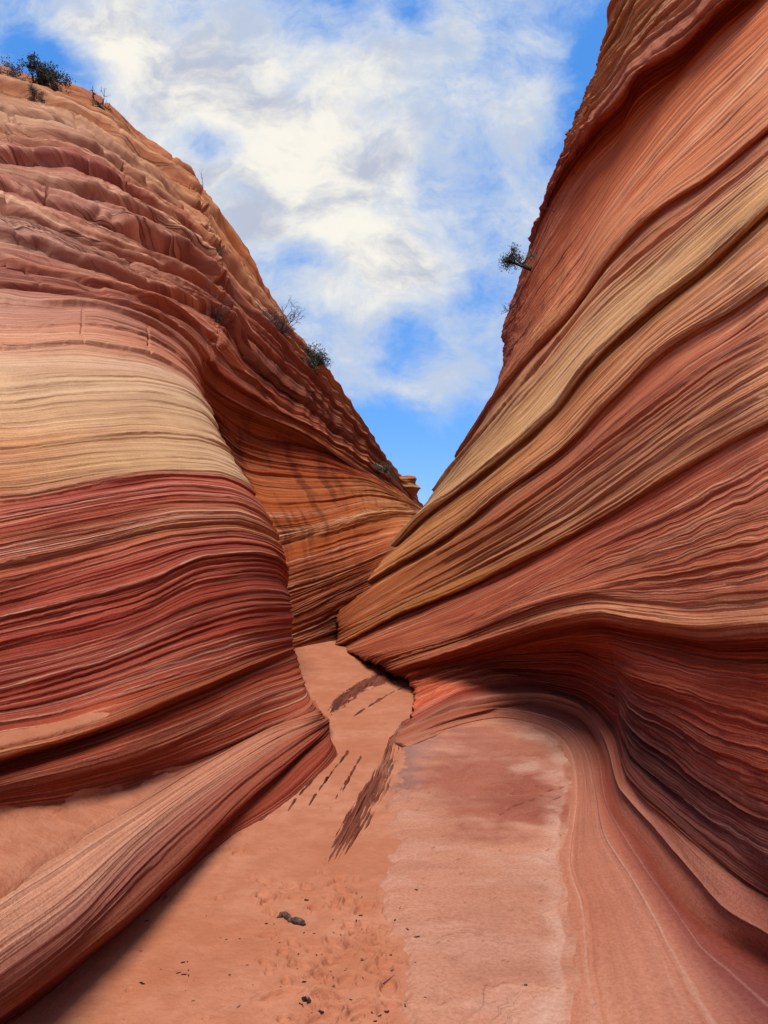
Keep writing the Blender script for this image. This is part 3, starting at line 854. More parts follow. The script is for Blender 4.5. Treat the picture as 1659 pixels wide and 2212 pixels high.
SL.emit('ledge', ROCK, left, None, 'wallfoot')
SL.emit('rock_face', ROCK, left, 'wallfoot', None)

# ---- sand lying on the shelf and on the second ledge
sh = SL
uu = sh.ug[None, :]
tA, tB, tC = sh.t0['shelf'], sh.t0['wallfoot'], sh.t0['mid']
c0 = tA + (tB - tA) * .5
hw = (tB - tA) * .5
edge = fbm(sh.S * 1.6, sh.T * .03, 4, 55)
up_e = sstep(tB + 44 - 30 * uu, tB - 30, sh.T + 34 * edge)
dn_e = sstep(tA - 70 + 130 * uu, tA + 4 + 170 * uu, sh.T + 10 * edge)
m1 = up_e * dn_e * (1 - sstep(.27, .42, uu + .02 * edge))
tD, tE = sh.t0['lip2'], sh.t0['strip']
m2 = sstep(tD + 4, tD + 16, sh.T) * (1 - sstep(tE - 12 - 60 * uu, tE + 14 - 60 * uu, sh.T + 12 * edge)) * (1 - sstep(.22, .36, uu))
off = -9 + 15.5 * np.maximum(m1, m2) + 1.2 * fbm(sh.S * 3, sh.T * .06, 3, 58)
Vs = sh.base + sh.N * (off * sh.unit)[..., None]
a, b_ = int(np.searchsorted(sh.tq, sh.t0['liptop'])), int(np.searchsorted(sh.tq, sh.t0['bed1']))
nu_s = int(np.searchsorted(sh.ug, .45))
tag(mesh_grid('sand_shelf', sh.carry_on(Vs[a:b_, :nu_s]), {}, SAND, None, sh.flip), kind='structure')


# ---- the right cliff: beds run from the right edge (u 0) past the alcove corner (u .5) to the thin far end (u .85) and wrap behind
def R(pts, c=None, w=(30, 110), dy=(2.2, 5)):
    pts = list(pts)
    s = pts[-1]
    pts[-1] = tuple(s[:3]) + (.86,)
    if dy[0] < 0:
        return pts + [(s[0] - 30, s[1] + 14, atz(s[0] - 30, s[1] + 14, -.09), .92), (s[0] - 70, s[1] + 34, atz(s[0] - 70, s[1] + 34, -.16))]
    return pts + [(s[0] + w[0], s[1], s[2] + dy[0], .92), (s[0] + w[1], s[1] - 4, s[2] + dy[1])]


DK, BR, PU = 'a34c38', '8a4030', '5c3a40'
Rrows = [
    row('slab', R(G((1238, 2430), (1222, 2212), (1216, 2100), (1212, 1955), (1198, 1862), (1226, 1705), (1220, 1640, .5), (1180, 1588), (1080, 1560), (965, 1582), (880, 1615), z=.008), w=(-30, -60), dy=(-.6, -1)),
        [(0, 'b87860', 0.02, 0.01, 0), (.5, 'b07460', 0.02, 0.01, 0), (1, 'a86a54', 0.03, 0.04, 0)]),
    row('slab2', R(G((1330, 2430), (1290, 2212), (1272, 2100), (1260, 1960), (1232, 1862), (1248, 1708), (1238, 1632, .5), (1190, 1576), (1080, 1551), (965, 1574), (875, 1608), z=.030), w=(-30, -60), dy=(-.6, -1)),
        [(0, 'c08a72', 0.03, 0.01, 0), (.3, 'a86a54', 0.03, 0.01, 0), (.5, 'ae7260', 0.03, 0.01, 0), (1, 'a86a54', 0.03, 0.04, 0)], (1.0, 12, 5)),
    row('b1', R(G((1700, 2430), (1560, 2250), (1450, 2060), (1370, 1910), (1300, 1790), (1287, 1710), (1268, 1622, .5), z=(.06, .07)) + [(1205, 1558, 6.75), (1075, 1533, 7.2), (960, 1562, 6.8), (862, 1600, 6.3)], w=(-30, -60), dy=(-.6, -1)),
        [(0, 'a8685a', 0.03, 0.02, 0), (.2, 'b47a68', 0.03, 0.02, 0), (.5, 'aa6a58', 0.04, 0.02, 0), (1, 'a86a54', 0.03, 0.04, 0)], (.8, 16, 5)),
    row('b15', R(G((1850, 2360), (1640, 2160), (1510, 2040), (1430, 1930), (1345, 1805), (1305, 1725), (1288, 1630, .5), z=(.08, .09)) + [(1222, 1552, 6.78), (1110, 1527, 7.25), (985, 1550, 6.9), (858, 1597, 6.4)], w=(-30, -60), dy=(-.6, -1)),
        [(0, '8a4a42', 0.03, 0.05, 0), (.15, '784040', 0.03, 0.05, 0), (.3, '8a4a42', 0.03, 0.05, 0), (.5, '9a5644', 0.04, 0.04, 0), (1, 'a86a54', 0.03, 0.04, 0)]),
    row('groove', R(G((1950, 2260), (1659, 2075), (1540, 2015), (1460, 1938), (1385, 1823), (1326, 1745), (1305, 1640, .5), z=(.10, .10)) + [(1240, 1547, 6.84), (1150, 1521, 7.27), (1000, 1537, 7.05), (852, 1594, 6.45)], w=(-30, -60), dy=(-.6, -1)),
        [(0, '743428', 0.03, 0.05, 0), (.5, '8a4434', 0.05, 0.05, 0), (.86, '96553f', 0.05, 0.06, 0)]),
    row('benchlip', R(G((1950, 2175), (1659, 2020), (1580, 1976), (1500, 1888), (1425, 1798), (1350, 1716), (1320, 1614, .5), z=(.22, .17)) + [(1253, 1532, 6.8), (1150, 1508, 7.25), (1000, 1526, 7.1), (868, 1578, 6.6)], w=(-20, -40), dy=(-.6, -1)),
        [(0, '9a5a4c', 0.04, 0.04, 0), (.3, 'a86a58', 0.05, 0.04, 0), (.5, 'b07260', 0.05, 0.04, 0), (.86, 'a56450', 0.05, 0.06, 0)], (0.01, 30, 9, (-.1, .80))),
    row('benchtop', R(G((1950, 2090), (1659, 1968), (1565, 1910), (1478, 1822), (1400, 1735), (1345, 1672), (1325, 1597, .5), z=(.29, .22)) + [(1248, 1515, 6.95), (1130, 1492, 7.45), (1000, 1510, 7.3), (885, 1562, 6.8)], w=(-10, -20), dy=(-.4, -.6)),
        [(0, '84443c', 0.04, 0.04, 0), (.2, '9a5a50', 0.04, 0.04, 0), (.3, 'b47a68', 0.05, 0.02, 0), (.5, '9a5646', 0.05, 0.05, 0), (.86, '94503f', 0.06, 0.05, 0)]),
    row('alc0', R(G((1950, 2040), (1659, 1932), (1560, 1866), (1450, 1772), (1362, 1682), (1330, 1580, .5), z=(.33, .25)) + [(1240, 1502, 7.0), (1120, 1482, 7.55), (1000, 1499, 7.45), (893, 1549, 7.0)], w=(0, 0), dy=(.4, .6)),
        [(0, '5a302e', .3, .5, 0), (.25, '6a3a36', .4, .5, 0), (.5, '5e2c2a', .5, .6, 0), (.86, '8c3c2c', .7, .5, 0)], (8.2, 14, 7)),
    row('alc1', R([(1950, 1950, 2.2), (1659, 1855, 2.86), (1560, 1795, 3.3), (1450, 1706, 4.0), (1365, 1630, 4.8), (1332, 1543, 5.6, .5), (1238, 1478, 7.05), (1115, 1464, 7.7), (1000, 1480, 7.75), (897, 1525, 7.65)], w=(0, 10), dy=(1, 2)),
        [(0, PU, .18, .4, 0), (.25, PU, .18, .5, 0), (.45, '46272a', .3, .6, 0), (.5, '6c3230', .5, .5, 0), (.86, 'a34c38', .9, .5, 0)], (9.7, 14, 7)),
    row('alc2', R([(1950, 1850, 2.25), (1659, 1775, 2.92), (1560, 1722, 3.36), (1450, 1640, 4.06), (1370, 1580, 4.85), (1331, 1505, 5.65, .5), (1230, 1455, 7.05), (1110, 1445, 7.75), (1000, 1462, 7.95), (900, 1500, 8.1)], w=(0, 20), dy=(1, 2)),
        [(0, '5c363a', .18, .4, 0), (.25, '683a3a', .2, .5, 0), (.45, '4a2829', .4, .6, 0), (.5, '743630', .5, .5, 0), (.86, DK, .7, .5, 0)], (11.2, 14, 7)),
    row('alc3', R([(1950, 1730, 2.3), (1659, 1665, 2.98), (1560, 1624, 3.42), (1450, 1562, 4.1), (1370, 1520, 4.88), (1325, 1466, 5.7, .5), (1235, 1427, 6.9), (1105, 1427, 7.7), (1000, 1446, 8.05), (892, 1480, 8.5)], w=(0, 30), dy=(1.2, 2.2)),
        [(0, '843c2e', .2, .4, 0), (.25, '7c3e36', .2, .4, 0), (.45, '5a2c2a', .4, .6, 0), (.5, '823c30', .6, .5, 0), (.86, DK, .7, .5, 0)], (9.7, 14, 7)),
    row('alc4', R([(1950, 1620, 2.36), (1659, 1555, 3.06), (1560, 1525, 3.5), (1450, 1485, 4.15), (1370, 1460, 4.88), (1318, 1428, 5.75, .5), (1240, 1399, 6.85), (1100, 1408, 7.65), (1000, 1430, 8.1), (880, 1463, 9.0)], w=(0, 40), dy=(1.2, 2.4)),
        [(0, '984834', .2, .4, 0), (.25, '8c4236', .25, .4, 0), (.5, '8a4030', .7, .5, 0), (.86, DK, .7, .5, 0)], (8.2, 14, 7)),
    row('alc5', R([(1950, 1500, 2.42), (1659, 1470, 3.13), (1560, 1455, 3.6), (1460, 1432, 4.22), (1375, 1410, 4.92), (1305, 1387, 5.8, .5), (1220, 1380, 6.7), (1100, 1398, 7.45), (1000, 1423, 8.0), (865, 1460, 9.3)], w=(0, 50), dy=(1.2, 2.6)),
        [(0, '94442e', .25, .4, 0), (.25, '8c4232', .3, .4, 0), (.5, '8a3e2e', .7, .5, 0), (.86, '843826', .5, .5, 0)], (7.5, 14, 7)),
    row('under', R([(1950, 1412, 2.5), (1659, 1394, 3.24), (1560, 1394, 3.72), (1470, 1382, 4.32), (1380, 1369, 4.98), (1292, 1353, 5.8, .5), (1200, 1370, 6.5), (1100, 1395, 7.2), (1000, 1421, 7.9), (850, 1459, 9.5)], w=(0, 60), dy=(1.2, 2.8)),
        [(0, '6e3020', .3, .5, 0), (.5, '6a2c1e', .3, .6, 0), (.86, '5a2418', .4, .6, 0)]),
    row('hang', R([(1950, 1382, 2.36), (1659, 1378, 3.03), (1560, 1380, 3.48), (1470, 1371, 4.06), (1380, 1357, 4.72), (1292, 1341, 5.42, .5), (1200, 1356, 6.15), (1100, 1383, 6.95), (1000, 1411, 7.7), (845, 1452, 9.4)], w=(0, 60), dy=(1.2, 2.8)),
        [(0, '8a4630', .4, .8, 0), (.5, '7e3a28', .4, .8, 0), (.86, '6a2c1c', .4, .7, 0)], (4.4, 8, 5)),
    row('brow', R([(1950, 1348, 2.33), (1659, 1352, 2.99), (1560, 1357, 3.43), (1470, 1352, 4.0), (1380, 1339, 4.64), (1292, 1325, 5.34, .5), (1200, 1340, 6.05), (1100, 1369, 6.82), (1000, 1400, 7.6), (838, 1447, 9.4)], w=(0, 60), dy=(1.4, 3)),
        [(0, 'ae6c52', .7, .7, 0), (.5, 'a86850', .7, .7, 0), (.7, '9a5440', .7, .6, 0), (.86, '8a4632', .7, .6, 0)], (6.6, 10, 4)),
    row('brow2', R([(1950, 1306, 2.4), (1659, 1322, 3.09), (1560, 1330, 3.54), (1470, 1327, 4.12), (1380, 1315, 4.78), (1292, 1304, 5.5, .5), (1200, 1317, 6.15), (1100, 1348, 6.87), (1000, 1385, 7.7), (828, 1441, 9.55)], w=(0, 60), dy=(1.4, 3)),
        [(0, 'c08a72', .7, .4, 0), (.5, 'b87860', .7, .4, 0), (.86, '9a5640', .7, .5, 0)]),
    row('red1', R([(1950, 1225, 2.5), (1659, 1265, 3.15), (1560, 1280, 3.62), (1470, 1287, 4.2), (1380, 1283, 4.85), (1290, 1282, 5.5, .5), (1200, 1298, 6.1), (1100, 1332, 6.85), (1000, 1373, 7.7), (812, 1432, 9.9)], w=(0, 60), dy=(1.4, 3)),
        [(0, 'a65e4c', .5, .3, 0), (.5, 'a05644', .8, .3, 0), (.86, '8a4632', .8, .4, 0)]),
    row('red2', R([(1950, 1110, 2.7), (1659, 1165, 3.32), (1560, 1190, 3.8), (1470, 1215, 4.4), (1380, 1234, 5.1), (1290, 1258, 5.85, .5), (1200, 1282, 6.5), (1100, 1318, 7.3), (1000, 1359, 8.3), (785, 1422, 10.6)], w=(0, 60), dy=(1.4, 3)),
        [(0, 'a45c4c', .8, .3, 0), (.3, 'a65c48', 1.2, .3, 0), (.5, 'a25844', 1.2, .3, 0), (.86, '84402c', .7, .4, 0)]),
    row('red3', R([(1950, 960, 3.0), (1659, 1040, 3.6), (1560, 1085, 4.1), (1470, 1130, 4.75), (1380, 1165, 5.5), (1270, 1210, 6.5, .5), (1160, 1265, 7.5), (1060, 1312, 8.6), (950, 1355, 9.9), (755, 1410, 11.6)], w=(0, 60), dy=(1.4, 3)),
        [(0, 'a8665a', 1.0, .3, 0), (.3, 'a45a46', 1.1, .3, 0), (.5, '9c5240', .9, .3, 0), (.86, '7c3c28', .6, .4, 0)]),
    row('mu', R([(1950, 780, 3.4), (1659, 914, 4.06), (1539, 979, 4.85), (1389, 1069, 6.0), (1229, 1163, 7.9, .5), (1029, 1262, 10.7), (829, 1346, 12), (736, 1394, 12.7)], w=(0, 60), dy=(1.4, 3)),
        [(0, 'a05a4a', .8, .5, 0), (.5, '944a38', .6, .5, 0), (.86, '6e3620', .5, .6, 0)]),
    row('ml', R([(1950, 765, 3.3), (1659, 900, 3.95), (1539, 965, 4.72), (1389, 1055, 5.85), (1229, 1150, 7.7, .5), (1029, 1249, 10.4), (829, 1335, 11.8), (733, 1384, 12.4)], w=(0, 60), dy=(1.4, 3)),
        [(0, 'b08068', .9, .5, 0), (.5, 'b07c5c', .9, .5, 0), (.7, 'a8703f', .8, .5, 0), (.86, '8a4e30', .7, .6, 0)], (12, 11, 6)),
    row('m1', R([(1950, 680, 3.6), (1659, 820, 4.25), (1539, 885, 5.0), (1389, 990, 6.2), (1229, 1100, 8.1, .5), (1029, 1215, 10.8), (829, 1315, 12.2), (731, 1362, 12.7)], w=(0, 60), dy=(1.4, 3)),
        [(0, 'b88268', 1, .4, 0), (.5, 'b07a60', 1, .5, 0), (.86, '8a4a2c', .8, .6, 0)]),
    row('m2', R([(1950, 540, 4.1), (1659, 715, 4.6), (1560, 770, 5.2), (1420, 870, 6.3), (1225, 1020, 8.6, .5), (1050, 1140, 10.8), (829, 1270, 12.9), (729, 1335, 13.0)], w=(0, 60), dy=(1.4, 3)),
        [(0, 'b4755e', .8, .5, 0), (.3, 'a86450', .8, .5, 0), (.5, 'a06048', .8, .6, 0), (.7, '965a38', .8, .6, 0), (.86, '7a4226', .7, .7, 0)], (6.6, 12, 6)),
    row('nu', R([(1950, 420, 4.5), (1659, 626, 5.05), (1579, 678, 5.8), (1464, 744, 7.0), (1329, 864, 8.3), (1214, 979, 9.7, .5), (1089, 1069, 11.1), (979, 1154, 12.7), (829, 1245, 14), (745, 1292, 14)], w=(20, 80), dy=(1.4, 3)),
        [(0, 'a86450', .8, .6, 0), (.5, '96543c', .7, .6, 0), (.86, '74401f', .6, .7, 0)]),
    row('nl', R([(1950, 405, 4.3), (1659, 611, 4.85), (1579, 664, 5.6), (1464, 729, 6.8), (1329, 849, 8.05), (1214, 964, 9.4, .5), (1089, 1054, 10.8), (979, 1139, 12.3), (829, 1232, 13.8), (752, 1283, 13.8)], w=(20, 80), dy=(1.4, 3)),
        [(0, 'bf8c72', .9, .5, 0), (.5, 'bc8a66', .9, .6, 0), (.86, '8f5a38', .8, .6, 0)], (13, 10, 6)),
    row('n2', R([(1950, 320, 4.9), (1659, 540, 5.5), (1560, 615, 6.4), (1430, 710, 7.7), (1300, 830, 9.1), (1200, 935, 10.4, .5), (1080, 1030, 11.8), (979, 1105, 13.2), (850, 1190, 14.6), (795, 1240, 14.8)], w=(25, 90), dy=(1.4, 3)),
        [(0, 'c08a70', .9, .4, 0), (.5, 'b87c58', .9, .6, 0), (.86, '94603c', .9, .6, 0)]),
    row('ou', R([(1950, 245, 5.4), (1659, 466, 6.2), (1540, 574, 7.4), (1404, 678, 8.8), (1279, 793, 10.1), (1194, 903, 11.2, .5), (1069, 1007, 12.6), (979, 1077, 13.8), (900, 1140, 14.9), (838, 1200, 15.4)], w=(25, 90), dy=(1.4, 3)),
        [(0, '9a6a3c', .5, .9, 0), (.5, '8f5e38', .5, .9, 0), (.86, '84583a', .7, .7, 0)]),
    row('ol', R([(1950, 228, 5.1), (1659, 449, 5.9), (1540, 557, 7.1), (1404, 661, 8.45), (1279, 776, 9.75), (1194, 887, 10.8, .5), (1069, 992, 12.2), (979, 1063, 13.4), (900, 1125, 14.5), (842, 1184, 15.2)], w=(25, 90), dy=(1.4, 3)),
        [(0, 'c4a078', .7, .7, 0), (.5, 'bd9a74', .7, .7, 0), (.86, 'a07a58', .8, .6, 0)], (17, 10, 7)),
    row('o2', R([(1950, 150, 5.9), (1659, 378, 6.9), (1529, 485, 8.4), (1390, 610, 10), (1270, 720, 11.4), (1185, 820, 12.3, .5), (1090, 920, 13.5), (1010, 1000, 14.9), (955, 1060, 16.2), (908, 1106, 17.3)], w=(25, 90), dy=(1.4, 3)),
        [(0, 'c7a07c', .7, .4, 0), (.5, 'c4a07c', .6, .4, 0), (.86, 'a58868', .6, .4, 0)]),
    row('o3', R([(1950, 80, 6.4), (1659, 330, 7.5), (1529, 437, 8.9), (1410, 530, 10.3), (1290, 640, 11.8), (1210, 735, 12.7, .5), (1120, 840, 14), (1045, 930, 15.4), (985, 1000, 17), (940, 1060, 18)], w=(25, 90), dy=(1.4, 3)),
        [(0, 'b97a62', .8, .4, 0), (.5, 'b47c5e', .7, .5, 0), (.86, '8f7458', .6, .4, 0)], (7.7, 14, 7)),
    row('pu', R([(1950, 30, 6.9), (1659, 289, 8.0), (1529, 394, 9.4), (1429, 459, 10.6), (1329, 554, 12.1), (1239, 679, 13.6, .5), (1139, 783, 15), (1057, 888, 16.6), (1012, 960, 18), (978, 1008, 19)], w=(25, 90), dy=(1.6, 3.2)),
        [(0, 'a05240', .5, .5, 0), (.5, '9c5440', .5, .5, 0), (.86, '7a5844', .5, .5, 0)]),
    row('pl', R([(1950, 14, 6.6), (1659, 273, 7.7), (1529, 378, 9.1), (1429, 443, 10.3), (1329, 538, 11.8), (1239, 663, 13.2, .5), (1139, 767, 14.6), (1060, 868, 16.3), (1020, 935, 17.8), (992, 978, 18.9)], w=(25, 90), dy=(1.6, 3.2)),
        [(0, 'bd7e62', .7, .4, 0), (.5, 'ae6a4c', .6, .4, 0), (.86, '80503c', .5, .5, 0)], (15, 11, 6)),
    row('s1', R([(1950, -90, 7.6), (1659, 195, 9), (1529, 315, 10.5), (1410, 420, 12), (1310, 530, 13.3), (1240, 630, 14.3, .5), (1160, 720, 15.6), (1100, 800, 17), (1060, 865, 18.4), (1040, 900, 19.4)], w=(25, 90), dy=(1.6, 3.2)),
        [(0, 'c98a6a', .7, .25, 0), (.5, 'c4805f', .7, .25, 0), (.86, 'a05c42', .5, .5, 0)]),
    row('s2', R([(1950, -180, 8.6), (1659, 100, 10.2), (1520, 235, 11.8), (1400, 365, 13.3), (1310, 480, 14.5), (1250, 570, 15.3, .5), (1180, 660, 16.5), (1130, 730, 17.8), (1095, 780, 19), (1086, 800, 19.8)], w=(25, 90), dy=(1.6, 3.2)),
        [(0, 'cc8c68', .8, .2, 0), (.5, 'c0765a', .8, .2, 0), (.7, 'a85e42', .6, .4, .2), (.86, '8a4c3a', .5, .5, .2)]),
    row('s3', R([(1950, -290, 9.6), (1659, 10, 11.3), (1540, 120, 12.6), (1425, 240, 14), (1340, 350, 15), (1280, 440, 15.8, .5), (1200, 550, 17.2), (1140, 640, 18.4), (1100, 700, 19.6), (1088, 722, 20.4)], w=(25, 90), dy=(1.6, 3.2)),
        [(0, 'b8603e', .5, .12, 0), (.5, 'b46242', .6, .15, 0), (.7, 'a05438', .6, .4, .3), (.86, '84483a', .5, .5, .3)]),
    row('qu', R([(1950, -420, 10.3), (1740, -120, 11.6), (1569, 24, 12.9), (1479, 112, 14.2), (1385, 174, 15), (1354, 226, 15.5), (1300, 275, 16.2, .5), (1235, 350, 17.2), (1190, 430, 18.4), (1150, 535, 19.6), (1128, 590, 20.6)], w=(25, 90), dy=(1.6, 3.2)),
        [(0, 'b05638', .3, .12, 0), (.5, 'a85238', .4, .15, 0), (.86, '7c4436', .4, .6, .3)]),
    row('ql', R([(1950, -445, 9.5), (1735, -145, 10.7), (1559, 2, 12.0), (1469, 92, 13.3), (1375, 155, 14.1), (1343, 207, 14.6), (1288, 262, 15.4, .5), (1226, 340, 16.6), (1190, 415, 17.9), (1160, 495, 19.3), (1152, 520, 20.2)], w=(25, 90), dy=(1.6, 3.2)),
        [(0, '96584a', .5, .7, 0), (.5, '94584a', .5, .8, 0), (.86, '784238', .4, .7, 0)], (9.0, 14, 8)),
    row('t1', R([(1950, -510, 10.3), (1720, -220, 11.6), (1555, -70, 12.8), (1455, 30, 13.9), (1375, 105, 14.7), (1335, 165, 15.3), (1285, 225, 15.9, .5), (1240, 300, 16.8), (1212, 360, 17.8), (1196, 420, 18.8), (1190, 440, 19.5)], w=(25, 90), dy=(1.6, 3.2)),
        [(0, 'a8705c', .7, .7, 0), (.5, 'a06854', .7, .8, 0), (.86, '7c463a', .4, .7, 0)], (13.2, 12, 8)),
    row('t2', R([(1950, -600, 11.3), (1700, -310, 12.4), (1540, -160, 13.4), (1440, -50, 14.2), (1375, 25, 14.8), (1335, 95, 15.3), (1300, 150, 15.8, .5), (1275, 215, 16.5), (1250, 270, 17.2), (1232, 320, 18), (1225, 332, 18.6)], w=(25, 90), dy=(1.6, 3.2)),
        [(0, 'b08a6a', .7, .7, 0), (.5, 'a8805f', .7, .8, 0), (.86, '7c463a', .4, .7, 0)], (13.2, 14, 8)),
    row('top', R([(1950, -720, 12.6), (1650, -420, 13.4), (1480, -260, 14.2), (1390, -120, 14.7), (1350, -40, 15.1), (1330, 10, 15.4), (1323, 50, 15.7, .5), (1327, 85, 16), (1312, 130, 16.4), (1290, 200, 16.9), (1276, 240, 17.3)], w=(25, 90), dy=(1.6, 3.2)),
        [(0, 'b08a6a', .6, .7, 0), (.5, '9a5a44', .5, .7, 0), (.86, '7c463a', .4, .7, 0)], (8.8, 10, 8)),
    row('back', R([(1950, -690, 20), (1700, -380, 20), (1530, -220, 20), (1440, -80, 20), (1400, 0, 20), (1380, 40, 20), (1373, 80, 20, .5), (1377, 115, 20), (1362, 160, 20), (1340, 230, 20), (1326, 270, 20)], w=(25, 90), dy=(1.6, 3.2)),
        [(0, 'a06848', .5, .6, 0), (1, 'a06848', .5, .6, 0)]),
]
uR = np.concatenate([np.linspace(0, .5, 420, endpoint=False), np.linspace(.5, .86, 400, endpoint=False), np.linspace(.86, 1, 60)])
for hi_, lo_ in (('mu', 'ml'), ('nu', 'nl'), ('ou', 'ol'), ('pu', 'pl')):     # thin, sharp ledges
    ra_ = [r for r in Rrows if r['n'] == hi_][0]['p']
    rl_ = [r for r in Rrows if r['n'] == lo_][0]['p']
    for k in range(len(rl_)):
        a_, b_ = ra_[k], rl_[k]
        rl_[k] = (a_[0] + (b_[0] - a_[0]) * .5, a_[1] + (b_[1] - a_[1]) * .5, a_[2] + (b_[2] - a_[2]) * .22) + tuple(b_[3:])
SR = Surface(Rrows, uR, 1.6, 8)


def band_right(s, D):
    T, S, u = s.T, s.S, s.ug[None, :]
    bench = 1 - sstep(s.t0['benchtop'] - 10, s.t0['alc0'], T)
    D = D * (1 - .93 * bench)
    for (nm, off, a, w1, w2) in (('benchlip', 4, 13, 34, 10), ('b1', 0, 3, 20, 6), ('slab2', 0, 2.5, 16, 5)):
        d = T - s.t0[nm] - off + 3 * pnoise(S * 1.2, T * .004, 61) + 1.2 * pnoise(S * 5, T * .01, 62)
        st = np.clip(d / 3.0, -1, 1) * .5 + .5
        D = D + a * (1 - sstep(.74, .86, u)) * (st * np.exp(-np.maximum(d, 0) / w1) - (1 - st) * .8 * np.exp(np.minimum(d, 0) / w2))
    D = D + bench * 2.2 * fbm(S * .8, T * .02, 4, 64)
    face = sstep(s.t0['pl'] + 10, s.t0['s1'], T) * (1 - sstep(s.t0['qu'] - 30, s.t0['qu'], T))
    D = D * (1 - .45 * face) + face * 4 * fbm(S * .9, T * .01, 3, 41)
    edge = sstep(.70, .86, u) * sstep(s.t0['s1'], s.t0['s2'], T)
    D = D + edge * (8 * fbm(S * 2.2, T * .02, 4, 43)) + sstep(s.t0['qu'], s.t0['ql'], T) * 9 * fbm(S * 1.8, T * .02, 5, 45)
    # the crease of the alcove
    alc = sstep(s.t0['alc0'], s.t0['alc1'], T) * (1 - sstep(s.t0['alc4'], s.t0['under'], T))
    D = D + alc * (3.0 * fbm(S * 2.5, T * .03, 4, 47) - 10 * np.exp(-((u - .50) / .008) ** 2))
    return D


def wob_right(s):
    m = sstep(s.t0['brow2'], s.t0['red1'], s.T) * (1 - sstep(s.t0['red3'], s.t0['mu'], s.T))
    alc = sstep(s.t0['alc0'], s.t0['alc1'], s.T) * (1 - sstep(s.t0['alc5'], s.t0['under'], s.T)) * (1 - sstep(.44, .52, s.ug[None, :]))
    m2 = alc * (9 * pnoise(s.S * .9, s.T * .012, 53) + 6 * pnoise(s.S * 2.6, s.T * .03, 54))
    return m2 + m * (7 * pnoise(s.S * 1.1, s.T * .025, 51) + 5 * pnoise(s.S * 2.8, s.T * .05, 52))


def pale_right(s):
    b = 1 - sstep(s.t0['benchtop'], s.t0['alc0'], s.T)
    face = sstep(s.t0['pl'] + 10, s.t0['s1'], s.T) * (1 - sstep(s.t0['qu'] - 30, s.t0['qu'], s.T))
    al = sstep(s.t0['alc0'], s.t0['alc1'], s.T) * (1 - sstep(s.t0['alc5'], s.t0['under'], s.T))
    red = .7 * al + sstep(s.t0['brow2'], s.t0['red1'], s.T) * (1 - sstep(s.t0['red3'] + 20, s.t0['mu'], s.T))
    return 1 - .92 * b - .3 * face + .9 * red


SR.finish(1.0, 150, 1.2, 6.5, 3.0, .9, band_right, wob_right,
          (lambda s: sstep(s.t0['qu'], s.t0['ql'], s.T), 40, 8, 18), 'dcb48e',
          [(SR.t0['slab2'] - 2, 6, 'c9957c', .5), (SR.t0['slab2'] + 13, 4, 'a8644c', .5), (SR.t0['b1'] - 24, 2, 'cb957c', .45), (SR.t0['b1'] - 6, 5, 'a05c48', .4), (SR.t0['b1'] + 4, 4, 'c99a84', .5), (SR.t0['b15'] - 6, 5, '8a4a40', .4), (SR.t0['b15'] + 4, 2, 'c48f7c', .4), (SR.t0['benchlip'] + 6, 8, 'c08672', .6)], pale_right, lambda s: 1 - .55 * (1 - sstep(s.t0['benchtop'], s.t0['alc0'], s.T)), lambda s: 1 + (sstep(s.t0['alc0'], s.t0['alc1'], s.T) * (1 - sstep(s.t0['hang'] - 10, s.t0['hang'], s.T)))[..., None] * np.array([.26, .22, .22]) + (1 - sstep(s.t0['benchtop'], s.t0['alc0'], s.T))[..., None] * np.array([-.13, .0, .20]))
right = empty('sandstone_cliff', (2, 6, 0), 'steep right cliff of slanting red and cream beds over a dark hollowed alcove', 'cliff', 'canyon cliffs')
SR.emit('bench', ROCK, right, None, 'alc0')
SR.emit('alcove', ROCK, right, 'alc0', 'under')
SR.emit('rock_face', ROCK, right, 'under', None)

# ------------------------------------------------------------------ canyon floor: sand sheet and bare rock slab
gxp = np.arange(-500, 2200, 2.4)
gyp = np.concatenate([np.arange(1374, 2300, 2.0), np.arange(2300, 2700, 8.0)])
FX, FY = np.meshgrid(gxp, gyp)
FYd = atz(FX, FY, 0.0)
FW = world(FX, FY, FYd)
X, Yw = FW[..., 0], FW[..., 1]


def polydist(px, py, pts):
    """signed distance (positive to the right of travel) and length along a polyline"""
    best = np.full(px.shape, 1e9)
    sg = np.zeros(px.shape)
    al = np.zeros(px.shape)
    acc = 0
    for (x0, y0), (x1, y1) in zip(pts[:-1], pts[1:]):
        dx, dy = x1 - x0, y1 - y0
        ln = math.hypot(dx, dy)
        t = ((px - x0) * dx + (py - y0) * dy) / ln ** 2
        tc = t.clip(0, 1)
        d = np.hypot(px - x0 - tc * dx, py - y0 - tc * dy)
        cr = ((px - x0) * dy - (py - y0) * dx) / ln
        m = d < best
        best = np.where(m, d, best)
        sg = np.where(m, cr, sg)
        al = np.where(m, acc + tc * ln, al)
        acc += ln
    return np.where(sg < 0, -best, best), al / acc


nfl = fbm(X * 2.2, Yw * 2.2, 5, 91)
nf2 = fbm(X * 9, Yw * 9, 4, 95)
slab_left = np.interp(FY, [1500, 1560, 1600, 1650, 1700, 1760, 1850, 1950, 2050, 2150, 2300, 2700], [930, 880, 848, 836, 828, 820, 806, 800, 822, 850, 850, 850])
slab = sstep(-40, 60, FX - slab_left + 40 * nfl + 22 * nf2)
rib_pts = [(990, 1530), (930, 1548), (880, 1572), (846, 1602), (833, 1640), (818, 1680), (792, 1730), (758, 1790), (722, 1850), (690, 1900), (660, 1950)]
rd, ra = polydist(FX, FY, rib_pts)            # positive on the right hand when walking towards the camera -> left in the picture is positive
rd = -rd
